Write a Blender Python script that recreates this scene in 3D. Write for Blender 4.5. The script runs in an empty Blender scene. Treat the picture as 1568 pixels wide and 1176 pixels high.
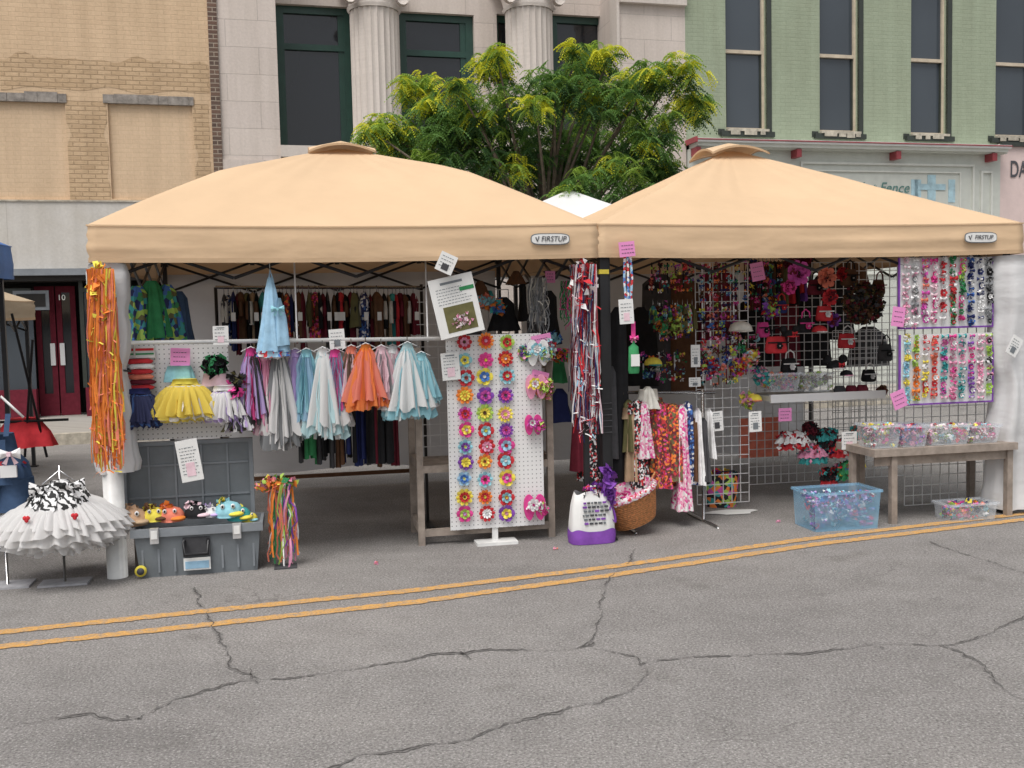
import bpy, math, random
from mathutils import Vector, Matrix, noise
rnd=random.Random(7)
U=rnd.uniform
sc=bpy.context.scene
# ---------------- camera model (1.55 m eye height, slight roll) -------------
F=1524.; CX,CY=784.,588.
CAM=Vector((0,0,1.55)); pt=math.radians(3.83); ro=math.radians(1.27)
fw=Vector((0,math.cos(pt),-math.sin(pt))); u0=Vector((0,math.sin(pt),math.cos(pt))); r0=Vector((1,0,0))
cr=r0*math.cos(ro)-u0*math.sin(ro); cu=u0*math.cos(ro)+r0*math.sin(ro)
cam=bpy.data.cameras.new("camera"); co=bpy.data.objects.new("camera",cam); sc.collection.objects.link(co)
m3=Matrix((cr,cu,-fw)).transposed(); co.matrix_world=Matrix.Translation(CAM)@m3.to_4x4()
cam.sensor_width=36; cam.lens=36*F/1568; cam.clip_end=1000; sc.camera=co
def ray(px,py): return fw+cr*((px-CX)/F)-cu*((py-CY)/F)
class Fr:   # site frames: a along frontage, b into depth, z up
    def __init__(s,ox,oy,deg):
        t=math.radians(deg); s.O=Vector((ox,oy,0)); s.A=Vector((math.cos(t),math.sin(t),0)); s.B=Vector((-math.sin(t),math.cos(t),0))
    def w(s,a,b,z): return s.O+s.A*a+s.B*b+Vector((0,0,z))
    def cut(s,px,py,b):
        d=ray(px,py); t=(b-(CAM-s.O).dot(s.B))/d.dot(s.B); P=CAM+d*t
        return (P-s.O).dot(s.A),P.z
    def gnd(s,px,py):
        d=ray(px,py); P=CAM+d*(-CAM.z/d.z); return (P-s.O).dot(s.A),(P-s.O).dot(s.B)
    def rect(s,x0,y0,x1,y1,b):
        ym=(y0+y1)/2; xm=(x0+x1)/2
        return s.cut(x0,ym,b)[0],s.cut(x1,ym,b)[0],s.cut(xm,y1,b)[1],s.cut(xm,y0,b)[1]
T=Fr(-2.51,6.13,12.1)      # market stalls
S=Fr(0,17,14)              # building frontage
I=Fr(0,0,0)
# ---------------- materials -------------------------------------------------
MC={}
def newmat(name):
    m=bpy.data.materials.new(name); m.use_nodes=True; nt=m.node_tree
    return m,nt,nt.nodes,nt.links,nt.nodes["Principled BSDF"]
def mixc(N,L,fac,c1,c2,typ='MIX'):
    n=N.new('ShaderNodeMix'); n.data_type='RGBA'; n.blend_type=typ
    for i,v in ((0,fac),(6,c1),(7,c2)):
        if isinstance(v,(int,float)): n.inputs[i].default_value=v
        elif isinstance(v,tuple): n.inputs[i].default_value=(*v[:3],1)
        else: L.new(v,n.inputs[i])
    return n.outputs[2]
def nz(N,L,vec,scale,detail=4,rough=.6):
    n=N.new('ShaderNodeTexNoise'); n.inputs['Scale'].default_value=scale; n.inputs['Detail'].default_value=detail; n.inputs['Roughness'].default_value=rough
    if vec is not None: L.new(vec,n.inputs['Vector'])
    return n.outputs['Fac']
def ramp(N,L,fac,st):
    n=N.new('ShaderNodeValToRGB'); e=n.color_ramp.elements
    e[0].position=st[0][0]; e[0].color=(*st[0][1],1); e[1].position=st[-1][0]; e[1].color=(*st[-1][1],1)
    for p,c in st[1:-1]:
        x=e.new(p); x.color=(*c,1)
    L.new(fac,n.inputs[0]); return n.outputs[0]
def bump(N,L,b,h,st,dist=.01):
    n=N.new('ShaderNodeBump'); n.inputs['Strength'].default_value=st; n.inputs['Distance'].default_value=dist
    L.new(h,n.inputs['Height']); L.new(n.outputs[0],b.inputs['Normal'])
def coord(N,k='Object'): return N.new('ShaderNodeTexCoord').outputs[k]
PAL=dict(white=(.82,.81,.80),offwhite=(.66,.64,.58),black=(.018,.018,.02),gray=(.26,.27,.28),dgray=(.07,.07,.075),pink=(.8,.34,.5),ltpink=(.85,.6,.66),hotpink=(.72,.07,.3),
 red=(.58,.04,.05),coral=(.82,.24,.16),orange=(.88,.25,.05),yellow=(.88,.70,.1),lime=(.42,.62,.12),green=(.05,.28,.11),teal=(.06,.36,.36),aqua=(.3,.6,.68),ltaqua=(.52,.73,.76),
 blue=(.07,.18,.5),ltblue=(.34,.55,.72),navy=(.025,.035,.13),purple=(.24,.08,.42),lav=(.56,.42,.76),brown=(.13,.065,.035),tan=(.5,.36,.23),olive=(.15,.14,.06),maroon=(.16,.02,.035),denim=(.05,.09,.17),
 skin=(.6,.38,.24),post=(.16,.16,.16),metal=(.4,.4,.42),magenta=(.62,.1,.42))
def M(k):
    if k in MC: return MC[k]
    if not isinstance(k,str): return k
    if k.startswith('t_'):   # tulle
        m,nt,N,L,b=newmat('tulle_'+k[2:]); c=PAL[k[2:]]
        c=tuple(x*.94+.03 for x in c)
        b.inputs['Base Color'].default_value=(*c,1); b.inputs['Roughness'].default_value=.9
        tr=N.new('ShaderNodeBsdfTranslucent'); tr.inputs[0].default_value=(*c,1)
        a=N.new('ShaderNodeMixShader'); a.inputs[0].default_value=.4; L.new(b.outputs[0],a.inputs[1]); L.new(tr.outputs[0],a.inputs[2])
        L.new(a.outputs[0],N['Material Output'].inputs[0])
    else:
        c=PAL[k]; m,nt,N,L,b=newmat('cloth_'+k)
        f=nz(N,L,coord(N),14,3); col=ramp(N,L,f,[(.3,tuple(x*.78 for x in c)),(.7,tuple(min(.9,x*1.12) for x in c))])
        L.new(col,b.inputs['Base Color']); b.inputs['Roughness'].default_value=.8; b.inputs['Specular IOR Level'].default_value=.2
        bump(N,L,b,nz(N,L,coord(N),60,2),.2,.005)
    MC[k]=m; return m
def pat(name,cols,scale=40,rough=.8):
    m,nt,N,L,b=newmat('print_'+name); v=N.new('ShaderNodeTexVoronoi'); v.inputs['Scale'].default_value=scale; L.new(coord(N),v.inputs['Vector'])
    sep=N.new('ShaderNodeSeparateColor'); L.new(v.outputs['Color'],sep.inputs[0]); n=N.new('ShaderNodeValToRGB'); n.color_ramp.interpolation='CONSTANT'
    e=n.color_ramp.elements; k=len(cols)
    for i,c in enumerate(cols):
        x=e[i] if i<2 else e.new(i/k)
        x.position=i/k; x.color=(*PAL[c],1)
    L.new(sep.outputs[0],n.inputs[0]); L.new(n.outputs[0],b.inputs['Base Color']); b.inputs['Roughness'].default_value=rough
    MC[name]=m; return m
pat('p_floral',['maroon','hotpink','red','brown','orange','maroon'],70); pat('p_dots',['black','black','white','red'],70)
pat('p_fruit',['maroon','olive','brown','orange','red'],60); pat('p_multi',['pink','yellow','aqua','lime','purple','red','white'],60)
pat('p_green',['green','blue','olive','navy','lime','teal'],30); pat('p_pink',['pink','white','hotpink','ltpink'],60)
pat('p_blk',['black','magenta','teal','black','lime','orange'],28); pat('p_gingham',['white','pink','white','red'],80)
pat('p_usa',['red','white','blue','ltblue'],50); pat('p_bluedots',['navy','white','blue','navy'],60)
def zebra():
    m,nt,N,L,b=newmat('zebra_print'); w=N.new('ShaderNodeTexWave'); w.inputs['Scale'].default_value=9; w.inputs['Distortion'].default_value=7; w.inputs['Detail Scale'].default_value=3
    w.bands_direction='DIAGONAL'; L.new(coord(N),w.inputs['Vector']); L.new(ramp(N,L,w.outputs['Fac'],[(.47,(.01,.01,.01)),(.53,(.75,.75,.75))]),b.inputs['Base Color']); b.inputs['Roughness'].default_value=.7
    MC['zebra']=m
zebra()
def simple(key,c,rough=.6,metal=0,alpha=1,trans=0,var=.15,sc_=6,bs=.15,bscale=30):
    m,nt,N,L,b=newmat(key); f=nz(N,L,coord(N),sc_,5)
    L.new(ramp(N,L,f,[(.3,tuple(x*(1-var) for x in c)),(.7,tuple(min(1,x*(1+var)) for x in c))]),b.inputs['Base Color'])
    b.inputs['Roughness'].default_value=rough; b.inputs['Metallic'].default_value=metal; b.inputs['Alpha'].default_value=alpha
    if trans: b.inputs['Transmission Weight'].default_value=trans
    if bs: bump(N,L,b,nz(N,L,coord(N),bscale,4),bs,.01)
    MC[key]=m
simple('wood',(.30,.25,.21),.8,var=.3,sc_=12); simple('tote',(.17,.19,.205),.5,var=.12); simple('tote_l',(.22,.24,.26),.5)
simple('latch',(.55,.55,.55),.35,.4); simple('blk_steel',(.025,.025,.027),.4,.3,bs=0); simple('wire',(.66,.66,.66),.4,.2,bs=0); simple('chrome',(.6,.6,.6),.25,1,bs=0)
simple('clear',(.75,.8,.85),.15,alpha=.28,bs=0); simple('clearblue',(.3,.55,.74),.2,alpha=.42,bs=0); simple('pvc',(.75,.75,.73),.4,bs=.05)
simple('wicker',(.58,.26,.10),.6,var=.45,sc_=60,bs=.8,bscale=80); simple('paper',(.76,.76,.74),.7,bs=0,var=.04); simple('ink',(.07,.07,.08),.7,bs=0)
simple('pinkpaper',(.78,.28,.56),.7,bs=0,var=.05); simple('whiteboard',(.74,.74,.74),.5,bs=0,var=.03); simple('bluetarp',(.06,.17,.45),.6); simple('shelf',(.6,.61,.57),.5)
def clothmat(key,c,tr,wr=.5,scl=3.5):
    m,nt,N,L,b=newmat(key); f=nz(N,L,coord(N),1.6,5)
    col=ramp(N,L,f,[(.25,tuple(x*.92 for x in c)),(.75,tuple(min(.95,x*1.04) for x in c))]); L.new(col,b.inputs['Base Color']); b.inputs['Roughness'].default_value=.7; b.inputs['Specular IOR Level'].default_value=.25
    mp=N.new('ShaderNodeMapping'); mp.inputs['Scale'].default_value=(1,1,2.2); L.new(coord(N),mp.inputs[0])
    bump(N,L,b,nz(N,L,mp.outputs[0],scl,3,.45),wr,.05)
    t=N.new('ShaderNodeBsdfTranslucent'); L.new(col,t.inputs[0]); x=N.new('ShaderNodeMixShader'); x.inputs[0].default_value=tr
    L.new(b.outputs[0],x.inputs[1]); L.new(t.outputs[0],x.inputs[2]); L.new(x.outputs[0],N['Material Output'].inputs[0]); MC[key]=m
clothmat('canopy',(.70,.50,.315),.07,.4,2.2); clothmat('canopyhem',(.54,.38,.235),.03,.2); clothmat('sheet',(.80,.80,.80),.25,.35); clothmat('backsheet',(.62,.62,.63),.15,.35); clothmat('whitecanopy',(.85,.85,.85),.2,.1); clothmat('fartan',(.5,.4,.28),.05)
def brick(key,c1,c2,mort,bw,bh,ms,bst=.5,stain=.25,rough=.85,stc=(.3,.25,.18)):
    m,nt,N,L,b=newmat(key); uv=coord(N,'UV'); t=N.new('ShaderNodeTexBrick'); L.new(uv,t.inputs['Vector'])
    t.inputs['Scale'].default_value=1; t.inputs['Brick Width'].default_value=bw; t.inputs['Row Height'].default_value=bh; t.inputs['Mortar Size'].default_value=ms; t.inputs['Mortar Smooth'].default_value=.5
    t.inputs['Color1'].default_value=(*c1,1); t.inputs['Color2'].default_value=(*c2,1); t.inputs['Mortar'].default_value=(*mort,1)
    f=nz(N,L,uv,.9,7,.65); fr=ramp(N,L,f,[(.42,(0,0,0)),(.7,(1,1,1))])
    mul=N.new('ShaderNodeMath'); mul.operation='MULTIPLY'; mul.inputs[1].default_value=stain; L.new(fr,mul.inputs[0])
    c=mixc(N,L,mul.outputs[0],t.outputs['Color'],stc)
    mp=N.new('ShaderNodeMapping'); mp.inputs['Scale'].default_value=(1.6,.12,1); L.new(uv,mp.inputs[0]); st=nz(N,L,mp.outputs[0],3,6,.6)
    c=mixc(N,L,.6,c,ramp(N,L,st,[(.3,(.78,.77,.75)),(.6,(1,1,1))]),'MULTIPLY')
    g=nz(N,L,uv,25,4); c=mixc(N,L,.3,c,ramp(N,L,g,[(.3,(.65,.65,.65)),(.7,(1,1,1))]),'MULTIPLY')
    L.new(c,b.inputs['Base Color']); b.inputs['Roughness'].default_value=rough
    ad=N.new('ShaderNodeMath'); ad.operation='ADD'; inv=N.new('ShaderNodeMath'); inv.operation='MULTIPLY'; inv.inputs[1].default_value=-1; L.new(t.outputs['Fac'],inv.inputs[0]); L.new(inv.outputs[0],ad.inputs[0]); L.new(g,ad.inputs[1])
    bump(N,L,b,ad.outputs[0],bst,.008); MC[key]=m
brick('tanbrick',(.70,.515,.335),(.66,.48,.31),(.60,.435,.28),.2,.068,.006,.35,.3,stc=(.58,.42,.26))
brick('infill',(.71,.53,.355),(.68,.505,.335),(.64,.47,.305),.2,.068,.005,.25,.25,stc=(.6,.45,.3))
brick('rubble',(.64,.46,.285),(.53,.37,.22),(.46,.32,.19),.2,.068,.010,.8,.4,stc=(.46,.33,.21))
brick('darkbrick',(.16,.09,.065),(.09,.055,.045),(.34,.28,.22),.16,.068,.01,.6,.2)
brick('greenbrick',(.36,.415,.30),(.335,.39,.28),(.31,.36,.255),.2,.068,.006,.35,.4,stc=(.30,.34,.235))
brick('stone',(.68,.60,.54),(.63,.555,.505),(.50,.44,.40),1.0,.42,.008,.3,.3,stc=(.55,.48,.42))
brick('limestone',(.68,.615,.56),(.67,.605,.55),(.6,.54,.49),4,3,.002,.2,.35,stc=(.54,.48,.43))
brick('stucco',(.66,.635,.59),(.63,.605,.565),(.5,.47,.43),2.6,2,.006,.3,.7,stc=(.50,.46,.39))
brick('sidewalk_m',(.40,.38,.35),(.37,.35,.32),(.2,.19,.18),1.5,1.5,.012,.3,.3)
simple('lintel',(.26,.235,.21),.9,var=.4,sc_=9,bs=.6); simple('greenframe',(.015,.055,.04),.4,bs=0); simple('blkframe',(.035,.042,.035),.4,bs=0)
simple('tanframe',(.55,.47,.36),.6,bs=.1); simple('sill',(.42,.38,.31),.8,var=.4,sc_=10); simple('storewhite',(.62,.63,.58),.6,var=.06,bs=.1); simple('storegray',(.54,.56,.51),.6,var=.06)
simple('cornicewhite',(.72,.74,.72),.6,var=.06)
simple('pinkpanel',(.66,.53,.5),.7,var=.06); simple('redpaint',(.3,.05,.06),.5); simple('signtext',(.08,.2,.18),.6,bs=0); simple('ltblue_sign',(.36,.52,.58),.6,bs=0,var=.3); simple('dark',(.02,.018,.016),.7)
def glass(key,c):
    m,nt,N,L,b=newmat(key); f=nz(N,L,coord(N),.35,2); L.new(ramp(N,L,f,[(.3,tuple(x*.8 for x in c)),(.7,tuple(x*1.2 for x in c))]),b.inputs['Base Color']); b.inputs['Roughness'].default_value=.07; b.inputs['Specular IOR Level'].default_value=.6
    MC[key]=m
glass('glassA',(.014,.016,.02)); glass('glassC',(.055,.067,.08))
def pegboard():
    m,nt,N,L,b=newmat('pegboard'); uv=coord(N,'UV'); s=N.new('ShaderNodeVectorMath'); s.operation='SCALE'; s.inputs['Scale'].default_value=1/.03; L.new(uv,s.inputs[0])
    fr=N.new('ShaderNodeVectorMath'); fr.operation='FRACTION'; L.new(s.outputs[0],fr.inputs[0]); d=N.new('ShaderNodeVectorMath'); d.operation='DISTANCE'
    sp=N.new('ShaderNodeSeparateXYZ'); L.new(fr.outputs[0],sp.inputs[0]); cb=N.new('ShaderNodeCombineXYZ'); L.new(sp.outputs[0],cb.inputs[0]); L.new(sp.outputs[1],cb.inputs[1])
    L.new(cb.outputs[0],d.inputs[0]); d.inputs[1].default_value=(.5,.5,0)
    L.new(ramp(N,L,d.outputs['Value'],[(.10,(.2,.2,.2)),(.17,(.78,.78,.77))]),b.inputs['Base Color']); b.inputs['Roughness'].default_value=.5; MC['pegboard']=m
pegboard()
def asphalt():
    m,nt,N,L,b=newmat('asphalt'); c=coord(N)
    f1=nz(N,L,c,85,3,.75); f2=nz(N,L,c,.45,7,.65); f3=nz(N,L,c,4,6,.65)
    base=ramp(N,L,f1,[(.30,(.11,.105,.10)),(.45,(.255,.243,.232)),(.56,(.325,.31,.296)),(.72,(.49,.47,.455))])
    base=mixc(N,L,.8,base,ramp(N,L,f2,[(.3,(.72,.71,.71)),(.5,(.93,.925,.92)),(.7,(1.1,1.08,1.06))]),'MULTIPLY')
    base=mixc(N,L,.5,base,ramp(N,L,f3,[(.3,(.72,.715,.71)),(.62,(1.02,1.02,1.02))]),'MULTIPLY')
    mp=N.new('ShaderNodeMapping'); mp.inputs['Scale'].default_value=(.25,1.6,1); mp.inputs['Rotation'].default_value=(0,0,-.3); L.new(c,mp.inputs[0]); f5=nz(N,L,mp.outputs[0],1.1,5,.6)
    base=mixc(N,L,.6,base,ramp(N,L,f5,[(.35,(.84,.84,.84)),(.65,(1.04,1.04,1.04))]),'MULTIPLY')
    v=N.new('ShaderNodeTexVoronoi'); v.inputs['Scale'].default_value=60; L.new(c,v.inputs['Vector'])
    base=mixc(N,L,ramp(N,L,v.outputs['Distance'],[(.08,(.6,.6,.6)),(.3,(0,0,0))]),base,(.56,.535,.51))
    v2=N.new('ShaderNodeTexVoronoi'); v2.inputs['Scale'].default_value=38; L.new(c,v2.inputs['Vector'])
    base=mixc(N,L,ramp(N,L,v2.outputs['Distance'],[(.06,(.7,.7,.7)),(.2,(0,0,0))]),base,(.11,.105,.10))
    # dark oily spots
    base=mixc(N,L,.8,base,ramp(N,L,nz(N,L,c,1.9,2,.4),[(.26,(.72,.71,.7)),(.33,(1,1,1))]),'MULTIPLY')
    dn=N.new('ShaderNodeVectorMath'); dn.operation='ADD'; nn=N.new('ShaderNodeTexNoise'); nn.inputs['Scale'].default_value=3; nn.inputs['Detail'].default_value=5; L.new(c,nn.inputs['Vector'])
    sv=N.new('ShaderNodeVectorMath'); sv.operation='SCALE'; sv.inputs['Scale'].default_value=.6; L.new(nn.outputs['Color'],sv.inputs[0]); L.new(c,dn.inputs[0]); L.new(sv.outputs[0],dn.inputs[1])
    v3=N.new('ShaderNodeTexVoronoi'); v3.feature='DISTANCE_TO_EDGE'; v3.inputs['Scale'].default_value=.9; L.new(dn.outputs[0],v3.inputs['Vector'])
    hm=N.new('ShaderNodeMath'); hm.operation='MULTIPLY'; L.new(ramp(N,L,v3.outputs['Distance'],[(.0,(.6,.6,.6)),(.006,(0,0,0))]),hm.inputs[0]); L.new(ramp(N,L,nz(N,L,c,.8,3),[(.5,(0,0,0)),(.62,(1,1,1))]),hm.inputs[1])
    base=mixc(N,L,hm.outputs[0],base,(.11,.10,.095))
    L.new(base,b.inputs['Base Color']); b.inputs['Roughness'].default_value=.9; b.inputs['Specular IOR Level'].default_value=.3
    bump(N,L,b,f1,.8,.010); MC['asphalt']=m
    m,nt,N,L,b=newmat('yellow_paint'); c=coord(N); f=nz(N,L,c,22,8,.8); f4=nz(N,L,c,85,3,.75)
    col=mixc(N,L,ramp(N,L,f,[(.46,(0,0,0)),(.62,(.95,.95,.95))]),(.70,.385,.11),(.38,.31,.25))
    col=mixc(N,L,.8,col,ramp(N,L,f4,[(.3,(.45,.43,.41)),(.6,(1.05,1.05,1.05))]),'MULTIPLY')
    L.new(col,b.inputs['Base Color']); b.inputs['Roughness'].default_value=.85; bump(N,L,b,f4,.6,.008); MC['ypaint']=m
    simple('crack',(.085,.078,.072),.95,var=.4,sc_=30); simple('crackedge',(.21,.20,.19),.95,var=.4,sc_=40); simple('earth',(.25,.24,.22),.9)
asphalt()
def leaf(key,c):
    m,nt,N,L,b=newmat(key); b.inputs['Base Color'].default_value=(*c,1); b.inputs['Roughness'].default_value=.6; b.inputs['Specular IOR Level'].default_value=.2
    t=N.new('ShaderNodeBsdfTranslucent'); t.inputs[0].default_value=(c[0]*1.25,c[1]*1.25,c[2],1); x=N.new('ShaderNodeMixShader'); x.inputs[0].default_value=.4
    L.new(b.outputs[0],x.inputs[1]); L.new(t.outputs[0],x.inputs[2]); L.new(x.outputs[0],N['Material Output'].inputs[0]); MC[key]=m
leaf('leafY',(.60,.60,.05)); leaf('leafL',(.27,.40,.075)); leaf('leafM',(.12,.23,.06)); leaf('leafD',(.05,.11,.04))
simple('bark',(.12,.095,.07),.9,var=.4,sc_=20,bs=.8)
# ---------------- mesh builder ---------------------------------------------
class MB:
    def __init__(s,fr=T): s.fr=fr; s.v=[];s.uv=[];s.f=[];s.mi=[];s.sm=[];s.mats=[]; s.loc=None
    def add(s,vs,fs,mat,smooth=False):
        mat=M(mat)
        if mat not in s.mats: s.mats.append(mat)
        k=s.mats.index(mat); n=len(s.v)
        for p in vs:
            if s.loc: p=s.loc(*p)
            s.v.append(s.fr.w(*p)); s.uv.append((p[0]+p[1],p[2]))
        for f in fs: s.f.append(tuple(i+n for i in f)); s.mi.append(k); s.sm.append(smooth)
    def box(s,a0,a1,b0,b1,z0,z1,mat,tp=0):
        vs=[(a0+tp,b0+tp,z0),(a1-tp,b0+tp,z0),(a1-tp,b1-tp,z0),(a0+tp,b1-tp,z0),(a0,b0,z1),(a1,b0,z1),(a1,b1,z1),(a0,b1,z1)]
        s.add(vs,[(0,3,2,1),(4,5,6,7),(0,1,5,4),(1,2,6,5),(2,3,7,6),(3,0,4,7)],mat)
    def tube(s,pts,r,mat,n=6):
        pts=[Vector(p) for p in pts]; vs=[]; rr=r if isinstance(r,(list,tuple)) else [r]*len(pts)
        for i,p in enumerate(pts):
            d=(pts[min(i+1,len(pts)-1)]-pts[max(i-1,0)]).normalized()
            x=d.cross(Vector((0,0,1)))
            if x.length<.1: x=Vector((1,0,0))
            x.normalize(); y=d.cross(x)
            for k in range(n):
                t=2*math.pi*k/n; q=p+(x*math.cos(t)+y*math.sin(t))*rr[i]; vs.append(tuple(q))
        fs=[(i*n+k,i*n+(k+1)%n,(i+1)*n+(k+1)%n,(i+1)*n+k) for i in range(len(pts)-1) for k in range(n)]
        fs+= [tuple(range(n)),tuple(range((len(pts)-1)*n,len(pts)*n))]
        s.add(vs,fs,mat,True)
    def pleat(s,a,b,z,prof,mat,pl=8,amp=.15,n=30,cap=True):
        ph=U(0,6); vs=[]; m=len(prof); k1=U(.6,1.4)
        for j,(dz,rx,ry) in enumerate(prof):
            fr=j/(m-1)
            for i in range(n):
                t=2*math.pi*i/n; q=1+amp*(.25+.75*fr)*(math.sin(pl*t+ph+fr*k1)+.4*math.sin(pl*1.7*t+ph*2))
                vs.append((a+rx*q*math.cos(t),b+ry*q*math.sin(t),z+dz+(.02*amp*math.sin(3*t+ph)*fr)))
        fs=[(j*n+i,j*n+(i+1)%n,(j+1)*n+(i+1)%n,(j+1)*n+i) for j in range(m-1) for i in range(n)]
        if cap: fs.append(tuple(range(n)))
        s.add(vs,fs,mat,True)
    def ruffle(s,a,b,z,r0,r1,l,mat,pl=26,amp=.10,n=156,ky=.65,bell=.6):
        # one gathered layer of net, r0 at waist to r1 at hem
        ph=U(0,6); vs=[]; m=7
        for j in range(m):
            f=j/(m-1)
            for i in range(n):
                t=2*math.pi*i/n; q=(r0+(r1-r0)*f**bell)*(1+amp*f*(math.sin(pl*t+ph+2*noise.noise(Vector((t*2,f,ph))))+.6*noise.noise(Vector((t*9,f*2,ph)))))
                vs.append((a+q*math.cos(t),b+ky*q*math.sin(t),z-l*(f**1.35)*(1+.10*noise.noise(Vector((t*6,ph,1)))*f)+.006*math.sin(pl*t+ph+1.5)*f))
        s.add(vs,[(j*n+i,j*n+(i+1)%n,(j+1)*n+(i+1)%n,(j+1)*n+i) for j in range(m-1) for i in range(n)],mat,True)
    def strip(s,pts,w,mat,dirv=(1,0,0)):
        vs=[]; d=Vector(dirv)
        for i,p in enumerate(pts):
            ww=w[i] if isinstance(w,(list,tuple)) else w
            vs+= [tuple(Vector(p)-d*ww/2),tuple(Vector(p)+d*ww/2)]
        s.add(vs,[(2*i,2*i+1,2*i+3,2*i+2) for i in range(len(pts)-1)],mat,True)
    def tulle(s,a,b,z,wt,wb,l,mats,n=90,flare=1.3,sw=.035,droop=.12):
        for _ in range(n):
            t=U(0,2*math.pi); q=U(.15,1)**.5; L_=l*U(.8,1.05); pts=[]; mt=rnd.choice(mats); cw=U(-.014,.014)
            for k in range(6):
                f=k/5; r=(wt+(wb-wt)*f**flare)*q*(1+U(-.06,.06)); dz=-L_*(f-(droop*f*f*(wb/l)))
                pts.append((a+r*math.cos(t)+cw*math.sin(f*9),b+r*math.sin(t)*.6,z+dz))
            an=U(0,3.14); s.strip(pts,[sw*.4,sw*.8,sw,sw*1.1,sw*1.1,sw*.7],mt,(math.cos(an),math.sin(an),U(-.3,.3)))
    def streamer(s,a,b,z,l,w,mats,n=60,sw=.011):
        for _ in range(n):
            x=a+U(-w,w); y=b+U(-w,w)*.7; L_=l*U(.6,1); p1=U(0,6); am=U(.004,.02); k=9
            pts=[(x*(1)+am*math.sin(p1+i*U(.7,1.1))+ (x-a)*.4*i/k,y+am*math.cos(p1+i),z-L_*i/k) for i in range(k+1)]
            s.strip(pts,sw*U(.7,1.4),rnd.choice(mats),(math.cos(p1/6),math.sin(p1/6),0))
    def flower(s,a,b,z,R,n,m1,m2,mc,layers=2):
        for Ly in range(layers):
            RL=R*(1-.38*Ly); mt=m1 if Ly%2==0 else m2; w=RL*math.sin(math.pi/n)*1.0; bo=b-.006*Ly
            for i in range(n):
                th=2*math.pi*i/n+Ly*math.pi/n+U(-.05,.05); c,sn=math.cos(th),math.sin(th)
                P=[(.1,0,0),(.5,-w/RL*.75,-.004),(.88,-w/RL*.7,-.010),(1.02,0,-.016),(.88,w/RL*.7,-.010),(.5,w/RL*.75,-.004)]
                s.add([(a+RL*(x*c-y*sn),bo+q-.002*(i%2),z+RL*(x*sn+y*c)) for x,y,q in P],[(0,1,2,3),(0,3,4,5)],mt)
        m=8; vs=[(a,b-.03,z)]+[(a+R*.2*math.cos(i*6.283/m),b-.018,z+R*.2*math.sin(i*6.283/m)) for i in range(m)]+[(a+R*.24*math.cos(i*6.283/m),b-.004,z+R*.24*math.sin(i*6.283/m)) for i in range(m)]
        s.add(vs,[(0,1+i,1+(i+1)%m) for i in range(m)]+[(1+i,1+(i+1)%m,1+m+(i+1)%m,1+m+i) for i in range(m)],mc,True)
    def puff(s,a,b,z,rx,ry,rz,mats,n,size):
        for _ in range(n):
            while True:
                p=Vector((U(-1,1),U(-1,1),U(-1,1)))
                if p.length<1: break
            e=Vector((U(-1,1),U(-1,1),U(-1,1))).normalized(); g=e.cross(Vector((U(-1,1),U(-1,1),U(-1,1)))).normalized(); q=size*U(.6,1.3)
            c=Vector((a+p.x*rx,b+p.y*ry,z+p.z*rz)); nn=e.cross(g)*q*.35
            s.add([tuple(c-e*q),tuple(c-g*q*.7+nn),tuple(c+e*q),tuple(c+g*q*.7+nn)],[(0,1,2,3)],rnd.choice(mats),True)
    def bow(s,a,b,z,r,m1,m2):
        for sg in (-1,1):
            s.add([(a,b-.006,z+r*.15),(a+sg*r,b-.012,z+r*.6),(a+sg*r*1.05,b-.02,z),(a+sg*r,b-.012,z-r*.55),(a,b-.006,z-r*.15),(a+sg*r*.55,b-.03,z+.1*r)],[(0,1,5),(1,2,5),(2,3,5),(3,4,5),(4,0,5)],m1)
            s.add([(a,b-.004,z),(a+sg*r*.75,b-.004,z-r*.9),(a+sg*r*.35,b-.004,z-r*1.1)],[(0,1,2)],m2)
        s.box(a-r*.18,a+r*.18,b-.035,b-.003,z-r*.2,z+r*.2,m2)
    def ell(s,a,b,z,rx,ry,rz,mat,n=14,m=8,z0=-1.,z1=1.):
        vs=[];
        for j in range(m+1):
            q=z0+(z1-z0)*j/m; q=max(-.999,min(.999,q)); rr=math.sqrt(1-q*q)
            for i in range(n):
                t=6.28318*i/n; vs.append((a+rx*rr*math.cos(t),b+ry*rr*math.sin(t),z+rz*q))
        s.add(vs,[(j*n+i,j*n+(i+1)%n,(j+1)*n+(i+1)%n,(j+1)*n+i) for j in range(m) for i in range(n)]+[tuple(range(n)),tuple(range(m*n,m*n+n))],mat,True)
    def finish(s,name,parent=None):
        me=bpy.data.meshes.new(name); xs=[p.x for p in s.v]; ys=[p.y for p in s.v]; zs=[p.z for p in s.v]
        o=Vector(((min(xs)+max(xs))/2,(min(ys)+max(ys))/2,min(zs)))
        me.from_pydata([tuple(p-o) for p in s.v],[],s.f)
        for m in s.mats: me.materials.append(m)
        me.polygons.foreach_set('material_index',s.mi); me.polygons.foreach_set('use_smooth',s.sm)
        ul=me.uv_layers.new(name='UVMap'); vi=[0]*len(me.loops); me.loops.foreach_get('vertex_index',vi)
        fl=[]; 
        for i in vi: fl+=s.uv[i]
        ul.data.foreach_set('uv',fl); me.update()
        ob=bpy.data.objects.new(name,me); ob.location=o; sc.collection.objects.link(ob)
        if parent: ob.parent=parent; ob.location=o-parent.location
        return ob
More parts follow.
